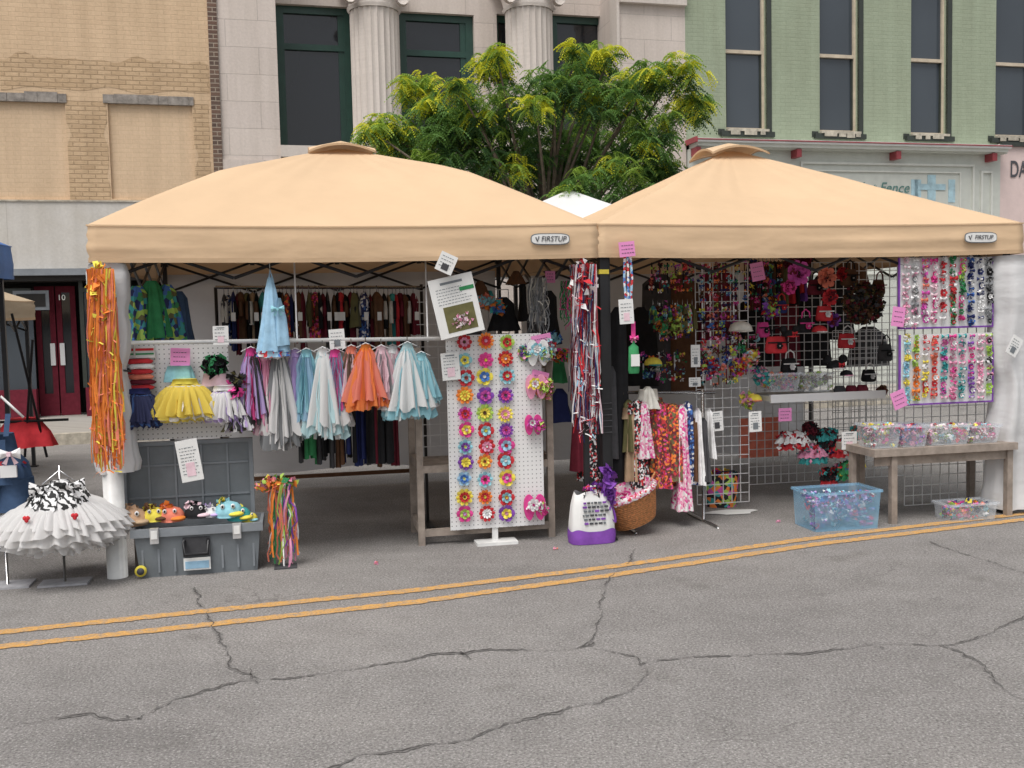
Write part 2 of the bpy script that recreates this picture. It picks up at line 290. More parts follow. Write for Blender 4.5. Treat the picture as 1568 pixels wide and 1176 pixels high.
def text(body,fr,a,b,z,size,mat,name,parent,shear=0,bold=0,wid=1):
    c=bpy.data.curves.new(name,'FONT'); c.body=body; c.size=size; c.extrude=.001; c.shear=shear; c.offset=bold; c.align_x='CENTER'; c.align_y='CENTER'
    tmp=bpy.data.objects.new(name,c); sc.collection.objects.link(tmp); bpy.context.view_layer.update()
    me=bpy.data.meshes.new_from_object(tmp.evaluated_get(bpy.context.evaluated_depsgraph_get())); bpy.data.objects.remove(tmp)
    ob=bpy.data.objects.new(name,me); me.materials.clear(); me.materials.append(M(mat)); sc.collection.objects.link(ob)
    R=Matrix((fr.A*wid,Vector((0,0,1)),-fr.B)).transposed().to_4x4(); mw=Matrix.Translation(fr.w(a,b,z))@R
    ob.parent=parent; ob.matrix_local=Matrix.Translation(-parent.location)@mw
def wall(mb,a0,a1,z0,z1,b,th,ops,mat,rmat=None):
    xs=sorted({a0,a1,*[max(a0,min(a1,o[i])) for o in ops for i in (0,1)]}); zs=sorted({z0,z1,*[max(z0,min(z1,o[i])) for o in ops for i in (2,3)]})
    for i in range(len(xs)-1):
        for j in range(len(zs)-1):
            cx=(xs[i]+xs[i+1])/2; cz=(zs[j]+zs[j+1])/2
            if any(o[0]<cx<o[1] and o[2]<cz<o[3] for o in ops): continue
            mb.add([(xs[i],b,zs[j]),(xs[i+1],b,zs[j]),(xs[i+1],b,zs[j+1]),(xs[i],b,zs[j+1])],[(0,1,2,3)],mat)
    for o in ops:
        x0,x1,y0,y1=o[:4]; r=rmat or mat
        mb.add([(x0,b,y0),(x0,b+th,y0),(x0,b+th,y1),(x0,b,y1)],[(0,1,2,3)],r); mb.add([(x1,b,y0),(x1,b+th,y0),(x1,b+th,y1),(x1,b,y1)],[(0,1,2,3)],r)
        mb.add([(x0,b,y0),(x1,b,y0),(x1,b+th,y0),(x0,b+th,y0)],[(0,1,2,3)],r); mb.add([(x0,b,y1),(x1,b,y1),(x1,b+th,y1),(x0,b+th,y1)],[(0,1,2,3)],r)
# ---------------- ground ----------------------------------------------------
g=MB(I); g.add([(-200,-200,-.03),(200,-200,-.03),(200,200,-.03),(-200,200,-.03)],[(0,1,2,3)],'earth'); g.finish('ground')
g=MB(S); g.add([(-70,-30,0),(70,-30,0),(70,-2.4,0),(-70,-2.4,0)],[(0,1,2,3)],'asphalt'); g.finish('road')
g=MB(S); g.box(-70,70,-2.4,-2.25,-.02,.15,'sill'); g.box(-70,70,-2.245,.6,-.02,.148,'sidewalk_m'); sw=g.finish('sidewalk')
def gp(px,py):
    d=ray(px,py); P=CAM+d*(-CAM.z/d.z); return Vector((P.x,P.y,0))
def gstrip(mb,pts,w,z,mat,jit=0,sub=1,edge=0):
    P=[]
    for i in range(len(pts)-1):
        n=max(1,int((pts[i+1]-pts[i]).length/sub))
        for k in range(n): P.append(pts[i].lerp(pts[i+1],k/n))
    P.append(pts[-1])
    nn=len(P); Q=[]
    for i,p in enumerate(P):
        t=(P[min(i+1,nn-1)]-P[max(i-1,0)]).normalized(); s=Vector((-t.y,t.x,0)); 
        o=(noise.noise(p*1.7)*1.1+noise.noise(p*6)*.55+noise.noise(p*22)*.28+noise.noise(p*60)*.12)*jit
        ww=w*(1 if jit==0 else max(.12,.45+noise.noise(p*5+Vector((5,0,0)))*1.6+noise.noise(p*35)*1.1)); e1=noise.noise(p*30)*edge; e2=noise.noise(p*30+Vector((9,9,0)))*edge
        Q+= [p+s*(o-ww/2+e1),p+s*(o+ww/2+e2)]
    mb.add([(q.x,q.y,z) for q in Q],[(2*i,2*i+1,2*i+3,2*i+2) for i in range(nn-1)],mat)
ln=MB(I)
for pts in ([(0,969),(320,936),(640,904),(940,868),(1250,824),(1568,787)],[(0,991),(320,957),(640,922),(940,881),(1250,834),(1568,796)]):
    P=[gp(*p) for p in pts]; P=[P[0]+(P[0]-P[1])*8]+P+[P[-1]+(P[-1]-P[-2])*8]
    gstrip(ln,P,.082,.004,'ypaint',0,.03,.016)
ln.finish('road_centre_line')
ck=MB(I)
CR=[[(-60,1140),(60,1108),(130,1100),(215,1102),(270,1075),(340,1050),(400,1040),(480,1030),(560,1022),(640,1010),(720,1002),(800,997),(870,998),(905,990),(915,940),(925,890),(960,870),(965,840)],
[(905,995),(960,1010),(985,1025),(975,1060),(930,1080),(860,1095),(800,1110),(720,1130),(640,1145),(560,1160),(480,1190)],
[(985,1020),(1060,1010),(1150,1005),(1250,1000),(1340,990),(1440,987),(1500,1015),(1530,1045),(1600,1080)],
[(300,900),(325,960),(345,990),(370,1020),(400,1040)],[(1420,830),(1500,855),(1640,905)],[(1440,987),(1500,970),(1600,940)],[(200,1095),(216,1104)],[(395,1025),(385,1040),(400,1046)],[(905,985),(880,995)],[(1320,985),(1345,995)],[(700,1000),(715,1012)]]
for c in CR:
    P=[gp(*p) for p in c]; gstrip(ck,P,.020,.0035,'crackedge',.06,.012); gstrip(ck,P,.0062,.0065,'crack',.06,.012)
ck.finish('pavement_cracks')
# ---------------- building A (tan painted brick) ---------------------------
SR=S.rect
def zat(px,py,b=0): return S.cut(px,py,b)[1]
aA=S.cut(323,150,0)[0]; aB=S.cut(337,150,0)[0]; aC=S.cut(1050,150,0)[0]; aD=S.cut(1525,250,0)[0]
A=MB(S); zb=zat(100,308); zb2=zat(60,412)
w1=SR(-60,153,103,305,0); w2=SR(168,158,297,305,0); w2b=(w1[0]-4,w1[1]-4,w1[2],w1[3])
wall(A,-14,aA,zb,10.5,0,.05,[w1,w2,w2b],'tanbrick')
for w in (w1,w2,w2b):
    A.add([(w[0],.05,w[2]),(w[1],.05,w[2]),(w[1],.05,w[3]),(w[0],.05,w[3])],[(0,1,2,3)],'infill')
    x=w[0]-.06; 
    while x<w[1]+.03:
        d=U(.12,.4); x2=min(x+d,w[1]+.03); A.box(x,x2-.004,-.02+U(-.004,.004),.06,w[3]-.02,w[3]+.12+U(-.02,.012),'lintel'); x=x2
rs=[SR(104,155,166,305,0),SR(298,160,322,305,0)]
for r in rs:
    n=24; vs=[]
    for i in range(n+1):
        z=r[2]+(r[3]-r[2])*i/n; vs+= [(r[0]+.0+max(0,.1*noise.noise(Vector((z*3,0,r[0])))),-.004,z),(r[1]-max(0,.1*noise.noise(Vector((z*3,5,r[0])))),-.004,z)]
    A.add(vs,[(2*i,2*i+1,2*i+3,2*i+2) for i in range(n)],'rubble')
r=SR(0,92,320,138,0); n=40; vs=[]
for i in range(n+1):
    x=r[0]+(r[1]-r[0])*i/n; vs+= [(x,-.004,r[2]-.08*noise.noise(Vector((x*2,0,0)))),(x,-.004,r[3]+.3*noise.noise(Vector((x*2.5,3,0))))]
A.add(vs,[(2*i,2*i+2,2*i+3,2*i+1) for i in range(n)],'rubble')
A.box(aA,aB,-.04,.3,zb2,10.5,'darkbrick')
A.box(-14,aA,-.03,.25,zb2,zb,'stucco'); A.box(-14,aA,-.05,.25,zb-.012,zb+.012,'sill')
A.box(-14,aA,-.12,.3,zb2-.1,zb2,'tote_l')
A.box(-14,aB,.3,9,zb2,10.5,'tanbrick')
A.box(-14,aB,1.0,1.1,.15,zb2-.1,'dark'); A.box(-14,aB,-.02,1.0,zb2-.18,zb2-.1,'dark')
for px0,px1 in ((-140,-30),(-28,52),(128,200),(202,330)):
    r=SR(px0,430,px1,600,.3); A.box(r[0],r[1],.3,.34,.6,zb2-.35,'glassC'); A.box(r[0],r[1],.24,.4,.15,.6,'maroon')
    A.box(r[0]-.03,r[0]+.03,.24,.38,.6,zb2-.1,'blkframe'); A.box(r[0]+.03,r[1],.24,.38,zb2-.35,zb2-.28,'blkframe')
r=SR(58,470,120,640,.6)
mid=(r[0]+r[1])/2
for x0,x1 in ((r[0],mid-.01),(mid+.01,r[1])):
    A.box(x0,x1,.60,.64,.15,.5,'maroon'); A.box(x0,x0+.08,.6,.64,.5,2.1,'maroon'); A.box(x1-.08,x1,.6,.64,.5,2.1,'maroon'); A.box(x0,x1,.6,.64,2.1,2.2,'maroon'); A.box(x0+.08,x1-.08,.62,.63,.5,2.1,'glassA')
for hx in (mid-.1,mid+.04): A.box(hx,hx+.07,.57,.6,.95,1.3,'whiteboard')
r=SR(20,445,75,475,.2)
A.box(r[0],r[1],.2,.22,r[2],r[3],'tote_l'); A.box(r[0]+.05,r[1]-.05,.19,.2,r[2]+.05,r[3]-.05,'dark')
oA=A.finish('brick_building')
r=SR(88,450,100,462,.1); text('10',S,(r[0]+r[1])/2,.1,(r[2]+r[3])/2,.12,'shelf','house_number',oA)
# ---------------- building B (stone with columns) ---------------------------
Bd=MB(S); zs_=zat(480,222); x425=S.cut(425,100,0)[0]; x948=S.cut(948,100,0)[0]
Bd.box(aB,x425,0,1.6,zs_-.25,10.5,'stone'); Bd.box(x948,aC,0,1.6,zs_-.25,10.5,'stone')
Bd.box(aB+.0,aC,-.03,1.6,.15,zs_-.253,'stone'); 
Bd.box(x425,x948,-.06,.9,zs_-.2,zs_-.02,'limestone')
Bd.box(x948-.05,x948+.0,-.05,.3,zs_,10.5,'limestone')
Bd.box(x948+.002,aC,-.10,0,zat(1000,8),zat(1000,-8),'limestone'); Bd.box(x948-.06,aC,-.13,.2,zat(1000,-8),zat(1000,-16),'limestone')
def column(px0,px1):
    r=SR(px0,60,px1,150,0); ac=(r[0]+r[1])/2; R=(r[1]-r[0])/2; z0=zs_-.02; z1=zat((px0+px1)/2,10)
    n=96; vs=[]
    Bd.box(ac-R*1.15,ac+R*1.15,.35-R*1.15,.35+R*1.15,z0,z0+.12,'limestone'); 
    zz=[z0+.12,z0+.2,z0+.26,z1]
    for j,z in enumerate(zz):
        for i in range(n):
            t=6.28318*i/n; q=R*(1.1 if j<1 else 1.05 if j<2 else 1)*(1-(.055*abs(math.sin(t*12)) if j>1 else 0)); vs.append((ac+q*math.cos(t),.35+q*math.sin(t),z))
    Bd.add(vs,[(j*n+i,j*n+(i+1)%n,(j+1)*n+(i+1)%n,(j+1)*n+i) for j in range(3) for i in range(n)],'limestone')
    Bd.pleat(ac,.35,z1,[(0,R*1.02,R*1.02),(.04,R*1.12,R*1.12),(.08,R*1.02,R*1.02),(.3,R*1.15,R*1.15),(.5,R*1.3,R*1.3)],'limestone',8,.05,48)
    Bd.tube([(ac-R*1.05,-.1,z1+.12),(ac-R*1.05,.02,z1+.12)],.1,'limestone',10); Bd.tube([(ac+R*1.05,-.1,z1+.12),(ac+R*1.05,.02,z1+.12)],.1,'limestone',10)
    Bd.box(ac-R*1.4,ac+R*1.4,.35-R*1.4,.35+R*1.4,z1+.5,z1+.6,'limestone')
column(541,617); column(784,855)
bz=.95
ops=[SR(425,8,541,217,bz),SR(613,20,727,170,bz),SR(762,22,800,170,bz),SR(846,24,948,170,bz)]
ops=[(o[0],o[1],zs_,o[3]) for o in ops]
wall(Bd,x425,x948,zs_-.02,10.5,bz,.2,ops,'stone')
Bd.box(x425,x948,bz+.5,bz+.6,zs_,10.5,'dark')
for o in ops:
    w=.13 if o[1]-o[0]>.6 else .05; b=bz+.1
    Bd.box(o[0],o[0]+w,b,b+.1,o[2],o[3],'greenframe'); Bd.box(o[1]-w,o[1],b,b+.1,o[2],o[3],'greenframe'); Bd.box(o[0]+w,o[1]-w,b,b+.1,o[3]-.12,o[3],'greenframe')
    zm=o[3]-.27*(o[3]-o[2]); Bd.box(o[0]+w,o[1]-w,b,b+.1,zm-.05,zm+.05,'greenframe'); Bd.box(o[0]+w,o[1]-w,b,b+.1,o[2],o[2]+.15,'greenframe')
    Bd.box(o[1]-w-.1,o[1]-w,b+.02,b+.08,o[2]+.15,o[3]-.12,'greenframe')
    Bd.box(o[0]+w,o[1]-w,b+.05,b+.06,o[2]+.1,o[3]-.1,'glassA')
Bd.finish('stone_building')
# ---------------- building C (green brick) ----------------------------------
C=MB(S); zc=zat(1290,226); 
wins=[SR(1111,-60,1174,200,0),SR(1255,-60,1315,203,0),SR(1395,-60,1451,205,0),SR(1525,-60,1585,208,0),SR(1650,-60,1712,210,0)]
z0=sum(w[2] for w in wins[:4])/4
wins=[(w[0],w[1],z0,z0+3.3) for w in wins]
aE=wins[-1][1]+3
wall(C,aC,aE,zc,10.5,0,.22,wins,'greenbrick')
for w in wins:
    a0,a1,z0,z1=w; b=.1; m=.045
    C.box(a0,a0+m,b,b+.08,z0,z1,'tanframe'); C.box(a1-m,a1,b,b+.08,z0,z1,'tanframe'); C.box(a0+m,a1-m,b,b+.08,z0,z0+.05,'tanframe'); C.box(a0+m,a1-m,b,b+.08,z1-.05,z1,'tanframe')
    zm=zat(1285,84)+0*z0; C.box(a0+m,a1-m,b-.01,b+.08,zm-.03,zm+.03,'tanframe')
    C.box(a0+m,a0+m+.03,b+.02,b+.07,z0+.05,zm-.03,'blkframe'); C.box(a1-m-.03,a1-m,b+.02,b+.07,z0+.05,zm-.03,'blkframe')
    C.box(a0+m,a1-m,b+.05,b+.055,z0+.02,z1-.03,'glassC')
    C.box(a0-.12,a1+.12,-.07,.1,z0-.13,z0-.04,'blkframe'); C.box(a0,a1,-.09,.12,z0-.04,z0+.002,'sill')
    x=a0+.05
    while x<a1-.1: d=U(.08,.25); C.box(x,x+d,-.095,-.08,z0-.12+U(0,.03),z0-.04,'sill'); x+=d+U(.02,.1)
    C.box(a0-.16,a0-.04,-.02,.05,z0-.1,z0+.0,'blkframe'); C.box(a1+.0,a1+.09,-.012,.05,z0-.04,z0+3,'blkframe')
C.box(aC+.02,aD,-.42,0,zc-.02,zc+.04,'cornicewhite'); C.box(aC+.05,aD-.03,-.36,0,zc-.08,zc-.02,'storewhite'); C.box(aC+.05,aD,-.30,-.0,zc-.1,zc-.08,'storegray')
C.box(aC-.02,aC+.02,-.44,0,zc-.03,zc+.06,'redpaint'); C.box(aC+.02,aD,-.44,-.42,zc+.012,zc+.03,'redpaint')
C.box(aC+.02,aD,-.12,.1,.15,zc-.1,'storegray')
for px in (1068,1222,1374,1521):
    r=SR(px-3,230,px+4,245,-.3); C.box(r[0],r[1],-.34,-.12,zc-.24,zc-.1,'redpaint',0.0)
def pframe(x0,y0,x1,y1,t=.04,mt='storewhite',b=-.16):
    r=SR(x0,y0,x1,y1,-.12); C.box(r[0],r[1],b,-.12,r[3]-t,r[3],mt); C.box(r[0],r[1],b,-.12,r[2],r[2]+t,mt); C.box(r[0],r[0]+t,b,-.12,r[2]+t,r[3]-t,mt); C.box(r[1]-t,r[1],b,-.12,r[2]+t,r[3]-t,mt)
pframe(1225,250,1490,420); pframe(1500,262,1518,420); pframe(1245,262,1470,380,.025,'storewhite',-.15); pframe(1080,250,1215,420)
r=SR(1420,268,1432,312,-.12); C.box(r[0],r[1],-.135,-.12,r[2],r[3],'ltblue_sign'); r=SR(1405,282,1447,291,-.12); C.box(r[0],r[1],-.138,-.12,r[2],r[3],'ltblue_sign')
for px in (1395,1400,1452): 
    r=SR(px,275,px+10,310,-.12); C.box(r[0],r[1],-.13,-.12,r[2],r[3],'ltblue_sign')
C.box(aD+.002,aE,-.10,.1,.15,zat(1545,222),'pinkpanel'); C.box(aD+.002,aE,-.16,-.10,zat(1545,226),zat(1545,220),'blkframe')
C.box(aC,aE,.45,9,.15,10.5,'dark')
oC=C.finish('green_brick_building')
q=S.cut(1352,288,-.12); text('Art Fence',S,q[0],-.135,q[1],.27,'signtext','shop_lettering',oC,.3)
q=S.cut(1545,260,-.12); text('DAVIS',S,q[0]+.40,-.115,q[1],.44,'ink','shop_name',oC,0,.006,.62)
# ---------------- tree --------------------------------------------------------
TR=Fr(0,13.6,0); tr=MB(TR)
def tp(px,py,b): 
    a,z=TR.cut(px,py,b); return Vector((a,b,z))
base=tp(835,300,0); tx=base.x
top=Vector((tx,0,2.6)); tr.tube([(tx,0,0),(tx+.02,.02,.6),(tx-.02,0,1.6),(tx,0,2.6)],[.13,.1,.09,.075],'bark',10)
lobes=[(757,100,28,1),(640,135,32,1),(690,180,48,0),(745,165,46,0),(905,98,38,.5),(850,130,46,0),(1035,112,34,.8),(985,120,34,.5),(590,198,34,.8),(1058,165,28,.7),(960,170,52,0),(700,230,60,0),(790,215,60,0),(880,215,66,0),(970,235,58,0),(640,220,44,.2),(850,275,58,0),(780,265,50,0),(930,285,55,0),(1000,200,42,.2),(820,160,46,.1),(930,150,46,.2),(1010,250,28,.2),(740,260,50,0),(660,250,30,.2),(890,250,55,0),(835,230,60,0),(600,215,26,.8),(1000,270,30,0),(700,200,40,0),
 (733,178,20,1),(820,158,24,1),(918,152,24,1),(792,258,24,.9),(935,80,20,1),(855,142,22,1),(655,160,20,1),(1000,118,20,1),(700,130,14,.8),(880,74,16,.8),(760,80,14,1),(1066,150,14,1),(568,200,16,1),(980,215,20,.7),(870,290,20,.7),(940,250,20,.6)]
for (x,y,r,yl) in lobes:
    small=r<=24
    bb=U(-1.25,-.6) if small else U(-1.0,1.0); c=tp(x,y,bb); R=r/112.
    mid=top.lerp(c,.5)+Vector((U(-.1,.1),U(-.1,.1),-.1)); tr.tube([tuple(top+Vector((0,0,U(-.6,0)))),tuple(mid),tuple(c)],[.045,.025,.008],'bark',6)
    nb=int(28+R*135) if not small else 22
    for _ in range(nb):
        d=Vector((U(-1,1),U(-1,1),U(-.95,1))); 
        if d.length<.1: continue
        d.normalize(); p=c+Vector((d.x*R*1.15,d.y*R,d.z*R*.8))*U(.35,1.15)
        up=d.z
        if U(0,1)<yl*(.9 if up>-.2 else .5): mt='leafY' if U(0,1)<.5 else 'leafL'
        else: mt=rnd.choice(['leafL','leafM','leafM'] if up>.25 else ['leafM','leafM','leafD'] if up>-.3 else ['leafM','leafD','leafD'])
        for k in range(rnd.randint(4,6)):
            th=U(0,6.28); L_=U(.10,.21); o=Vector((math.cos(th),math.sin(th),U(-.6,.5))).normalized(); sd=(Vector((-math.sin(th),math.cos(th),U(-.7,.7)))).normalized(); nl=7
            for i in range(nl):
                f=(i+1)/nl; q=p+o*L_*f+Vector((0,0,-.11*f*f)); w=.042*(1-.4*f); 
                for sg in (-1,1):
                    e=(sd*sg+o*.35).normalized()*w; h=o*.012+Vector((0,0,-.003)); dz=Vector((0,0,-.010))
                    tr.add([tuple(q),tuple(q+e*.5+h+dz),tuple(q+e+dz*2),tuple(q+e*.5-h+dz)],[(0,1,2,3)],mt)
tr.finish('honey_locust_tree')
# ---------------- canopy tents -----------------------------------------------
def canopy(name,fr,a0,a1,b0,b1,ze,zp,mat,vh=.22,kink=.55,zk=None,hem='canopyhem',cap=True):
    c=MB(fr); ca=(a0+a1)/2; cb=(b0+b1)/2; ha=(a1-a0)/2; hb=(b1-b0)/2; zk=zk or ze+.6*(zp-ze)
    def zf(x,y):
        r=max(abs(x),abs(y)); mn=min(abs(x),abs(y)); 
        if r>kink: z=ze+(zk-ze)*(1-r)/(1-kink)
        else: z=zk+(zp-zk)*(kink-r)/kink
        z-=.008*math.exp(-((r-kink)/.08)**2)
        q=mn/max(r,1e-4); sag=.06*(1-q**1.5)*math.sin(math.pi*min(1,max(0,(1-r)*1.15)))
        sag+=.014*(1-q*q)*(max(0,r-.9))/.1
        w=.012*noise.noise(Vector((x*2.2+ca,y*2.2,0)))*(1-r**6)
        w+=.005*math.sin((1-q)*26+3*noise.noise(Vector((x*2,y*2,ca))))*(q>.3)*(1-r)*r*2.2
        return z-sag+w
    k=60; per=[]
    for (xa,xb) in (((-1,-1),(1,-1)),((1,-1),(1,1)),((1,1),(-1,1)),((-1,1),(-1,-1))):
        for i in range(k): f=i/k; per.append((xa[0]+(xb[0]-xa[0])*f,xa[1]+(xb[1]-xa[1])*f))
    m=len(per); rr=[.02+.98*i/30 for i in range(31)]
    vs=[(ca+ha*x*r,cb+hb*y*r,zf(x*r,y*r)) for r in rr for x,y in per]
    c.add(vs,[(j*m+i,j*m+(i+1)%m,(j+1)*m+(i+1)%m,(j+1)*m+i) for j in range(30) for i in range(m)]+[tuple(range(m))],mat,True)
    vs=[]; rows=8
    for j in range(rows):
        f=j/(rows-1)
        for i,(x,y) in enumerate(per):
            o=1+.003*math.sin(f*3)+f*.002; w=.010*f*noise.noise(Vector((x*4+ca,y*4,f*1.2)))+.016*noise.noise(Vector((x*1.2+ca,y*1.2,f*4.5)))*math.sin(f*3.1)
            nx,ny=(x if abs(x)>=.999 else 0),(y if abs(y)>=.999 else 0)
            zz=zf(x,y)-.002-vh*f+ (.004*noise.noise(Vector((x*1.5,y*1.5+ca,3))) if f==1 else 0)
            vs.append((ca+ha*x*o+nx*(w+.004),cb+hb*y*o+ny*(w+.004),zz))
    c.add(vs,[(j*m+i,j*m+(i+1)%m,(j+1)*m+(i+1)%m,(j+1)*m+i) for j in range(rows-1) for i in range(m)],mat,True)
    bt=vs[-m:]; hv=[(x+(x-ca)*.0012,y+(y-cb)*.0012,z+.022) for x,y,z in bt]+[(ca+(x-ca)*1.0018,cb+(y-cb)*1.0018,z-.006) for x,y,z in bt]
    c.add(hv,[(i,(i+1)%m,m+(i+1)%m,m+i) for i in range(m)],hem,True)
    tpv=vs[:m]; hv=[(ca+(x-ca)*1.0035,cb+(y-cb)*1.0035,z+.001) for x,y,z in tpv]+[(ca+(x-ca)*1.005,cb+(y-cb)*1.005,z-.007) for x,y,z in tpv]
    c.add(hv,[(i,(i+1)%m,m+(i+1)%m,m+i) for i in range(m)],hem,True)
    if cap:
        s=.25; zc=zp-.05; g=14; pr=per[::4]; mm=len(pr); vs=[]
        for j in range(g+1):
            r=.02+.98*j/g
            for x,y in pr:
                q=min(abs(x),abs(y)); vs.append((ca+s*x*r,cb+s*y*r,zc+.10-.12*r+.06*r*(1-q**2)))
        c.add(vs,[(j*mm+i,j*mm+(i+1)%mm,(j+1)*mm+(i+1)%mm,(j+1)*mm+i) for j in range(g) for i in range(mm)]+[tuple(range(mm))],mat,True)
        e=vs[-mm:]; vv=[(ca+(x-ca)*1.01,cb+(y-cb)*1.01,z+.003) for x,y,z in e]+[(ca+(x-ca)*1.01,cb+(y-cb)*1.01,z-.014) for x,y,z in e]
        c.add(vv,[(i,(i+1)%mm,mm+(i+1)%mm,mm+i) for i in range(mm)],hem,True)
    ob=c.finish(name)
    fr_=MB(fr)
    ins=.07
    A0,A1,B0,B1=a0+ins,a1-ins,b0+ins,b1-ins
    def truss(p,q):
        p=Vector(p);q=Vector(q); N=4; zt,zb=ze-.06,ze-.33
        for i in range(N):
            u=p.lerp(q,i/N); v=p.lerp(q,(i+1)/N)
            fr_.tube([(u.x,u.y,zt if i%2 else zt-.0),(v.x,v.y,zb)],.011,'blk_steel',5); fr_.tube([(u.x,u.y+.02,zb),(v.x,v.y+.02,zt)],.011,'blk_steel',5)
            fr_.box(v.x-.02,v.x+.02,v.y-.02,v.y+.02,zt-.03,zt+.01,'blk_steel')
    truss((A0,B0,0),(A1,B0,0)); truss((A0,B1,0),(A1,B1,0)); truss((A0,B0,0),(A0,B1,0)); truss((A1,B0,0),(A1,B1,0))
    for (x,y) in ((A0,B0),(A1,B0),(A0,B1),(A1,B1)):
        kx=ca+(x-ca)*kink; ky=cb+(y-cb)*kink
        fr_.tube([(x,y,ze-.08),(kx,ky,zk-.09),(ca,cb,zp-.16)],.011,'blk_steel',5)
        fr_.box(x-.018,x+.018,y-.018,y+.018,.02,ze-.05,'blk_steel'); fr_.box(x-.04,x+.04,y-.04,y+.04,0,.015,'blk_steel'); fr_.box(x-.03,x+.03,y-.03,y+.03,ze-.1,ze-.03,'blk_steel')
    fr_.tube([(ca,cb,ze-.1),(ca,cb,zp-.14)],.015,'blk_steel',6)
    fr_.finish('frame',ob); return ob
a915,_=T.cut(915,370,-.08); a135,_=T.cut(136,370,-.08); a1565,_=T.cut(1564,370,-.08)
ze=2.165
c1=canopy('canopy_tent',T,a135,a915-.012,-.08,2.95,ze,2.90,'canopy',zk=2.60)
c2=canopy('canopy_tent',T,a915+.012,a1565,-.08,2.95,ze,2.93,'canopy',zk=2.51)
for c,(x0,y0,x1,y1) in ((c1,(813,357,873,375)),(c2,(1478,355,1528,372))):
    r=T.rect(x0,y0,x1,y1,-.12); l=MB(T); ac=(r[0]+r[1])/2; zc=(r[2]+r[3])/2; w=(r[1]-r[0])/2; h=(r[3]-r[2])/2
    for sc_,bb,mt in ((1,-.112,'tote'),(.95,-.115,'paper')):
        pts=[]
        for i in range(28):
            t=6.283*i/28; cx_=math.copysign(abs(math.cos(t))**.45,math.cos(t)); sx=math.copysign(abs(math.sin(t))**.6,math.sin(t)); pts.append((ac+w*(sc_)*cx_,bb,zc+(h-(1-sc_)*w)*sx))
        l.add(pts,[tuple(range(28))],mt)
    l.tube([(ac-w*.75,-.117,zc+.012),(ac-w*.68,-.118,zc-.015),(ac-w*.58,-.117,zc+.018)],.004,'ink',4)
    l.finish('logo_plate',c); text('FIRSTUP',T,ac+.02,-.119,zc,.05 if c is c1 else .044,'ink','logo_text',c,.2,0,.95)
K=Fr(0,0,0)
pk=K.cut(872,291,12.4); canopy('canopy_tent',K,pk[0]-1.5,pk[0]+1.5,10.9,13.9,2.32,pk[1],'whitecanopy',zk=2.32+.38,hem='whitecanopy',cap=False)
q=T.cut(17,405,2.6); canopy('canopy_tent',T,q[0]-3,q[0],-.4,2.6,2.24,2.8,'bluetarp',hem='bluetarp',vh=.27,cap=False)
q=T.cut(52,470,5.5); canopy('canopy_tent',T,q[0]-3,q[0],3.4,5.5,1.85,2.3,'fartan',vh=.2,cap=False)
def sheet(name,a0,a1,b,z0,z1,mat='backsheet',amp=.03,fr=T,k=9):
    s=MB(fr); n=60; m=8; vs=[]
    for j in range(m+1):
        for i in range(n+1):
            f=i/n; h=j/m; vs.append((a0+(a1-a0)*f,b+amp*math.sin(f*k*6.28+h)*(.4+.6*h)+.02*noise.noise(Vector((f*8,h*3,a0))),z1+(z0-z1)*h+(.02*math.sin(f*14) if j==m else 0)))
    s.add(vs,[(j*(n+1)+i,j*(n+1)+i+1,(j+1)*(n+1)+i+1,(j+1)*(n+1)+i) for j in range(m) for i in range(n)],mat,True); s.finish(name)
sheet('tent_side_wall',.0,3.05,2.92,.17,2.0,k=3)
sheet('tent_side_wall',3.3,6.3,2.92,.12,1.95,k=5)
bb=MB(T); bb.box(.7,2.6,2.86,2.89,.10,.135,'brown'); bb.finish('wooden_batten')
# ---------------- wrapped legs ---------------------------------------------------
def wrapped(x,y0,y1,w,b):
    a,z1=T.cut(x,y0,b); z0=T.cut(x,y1,b)[1]; m=MB(T); h=z1-z0; pr=[]
    for i in range(25):
        f=i/24; pr.append((-h*f,w*(1+.15*math.sin(f*9)+.12*math.sin(f*21)+.05*math.sin(f*47)),w*(1.1+.12*math.sin(f*13))))
    m.pleat(a,b,z1,pr,'sheet',5,.11,64); return m,a,z0
m,a,z0=wrapped(165,404,722,.105,.0); 
m.tube([(a-.02,-.06,0),(a-.02,-.06,z0+.15)],.062,'pvc',16)
for zz in (z0+.3,z0+.62): m.tube([(a+.1*math.cos(t*.6283),.02+.1*math.sin(t*.6283),zz+.01*math.sin(t)) for t in range(11)],.006,'dgray',4)
m.finish('wrapped_tent_leg_curtain')
m,a,z0=wrapped(1545,392,775,.135,-.0); m.finish('wrapped_tent_leg_curtain')
pm=MB(T); a,_=T.cut(926,600,-.02); pm.box(a-.028,a+.028,-.045,.02,.0,2.1,'blk_steel'); pm.box(a-.05,a+.05,-.06,.05,0,.02,'blk_steel')
z=T.cut(926,416,-.05)[1]; pm.box(a-.034,a+.034,-.05,.022,z-.015,z+.015,'yellow')
for i in range(6): pm.box(a-.045,a+.04,-.055,.03,.75+i*.04,.755+i*.04,'dgray')
pm.puff(a,-.07,T.cut(926,740,-.05)[1],.05,.04,.13,['purple'],60,.04); pm.streamer(a,-.07,T.cut(926,740,-.05)[1],.3,.03,['purple'],10,.02); pm.finish('tent_pole')
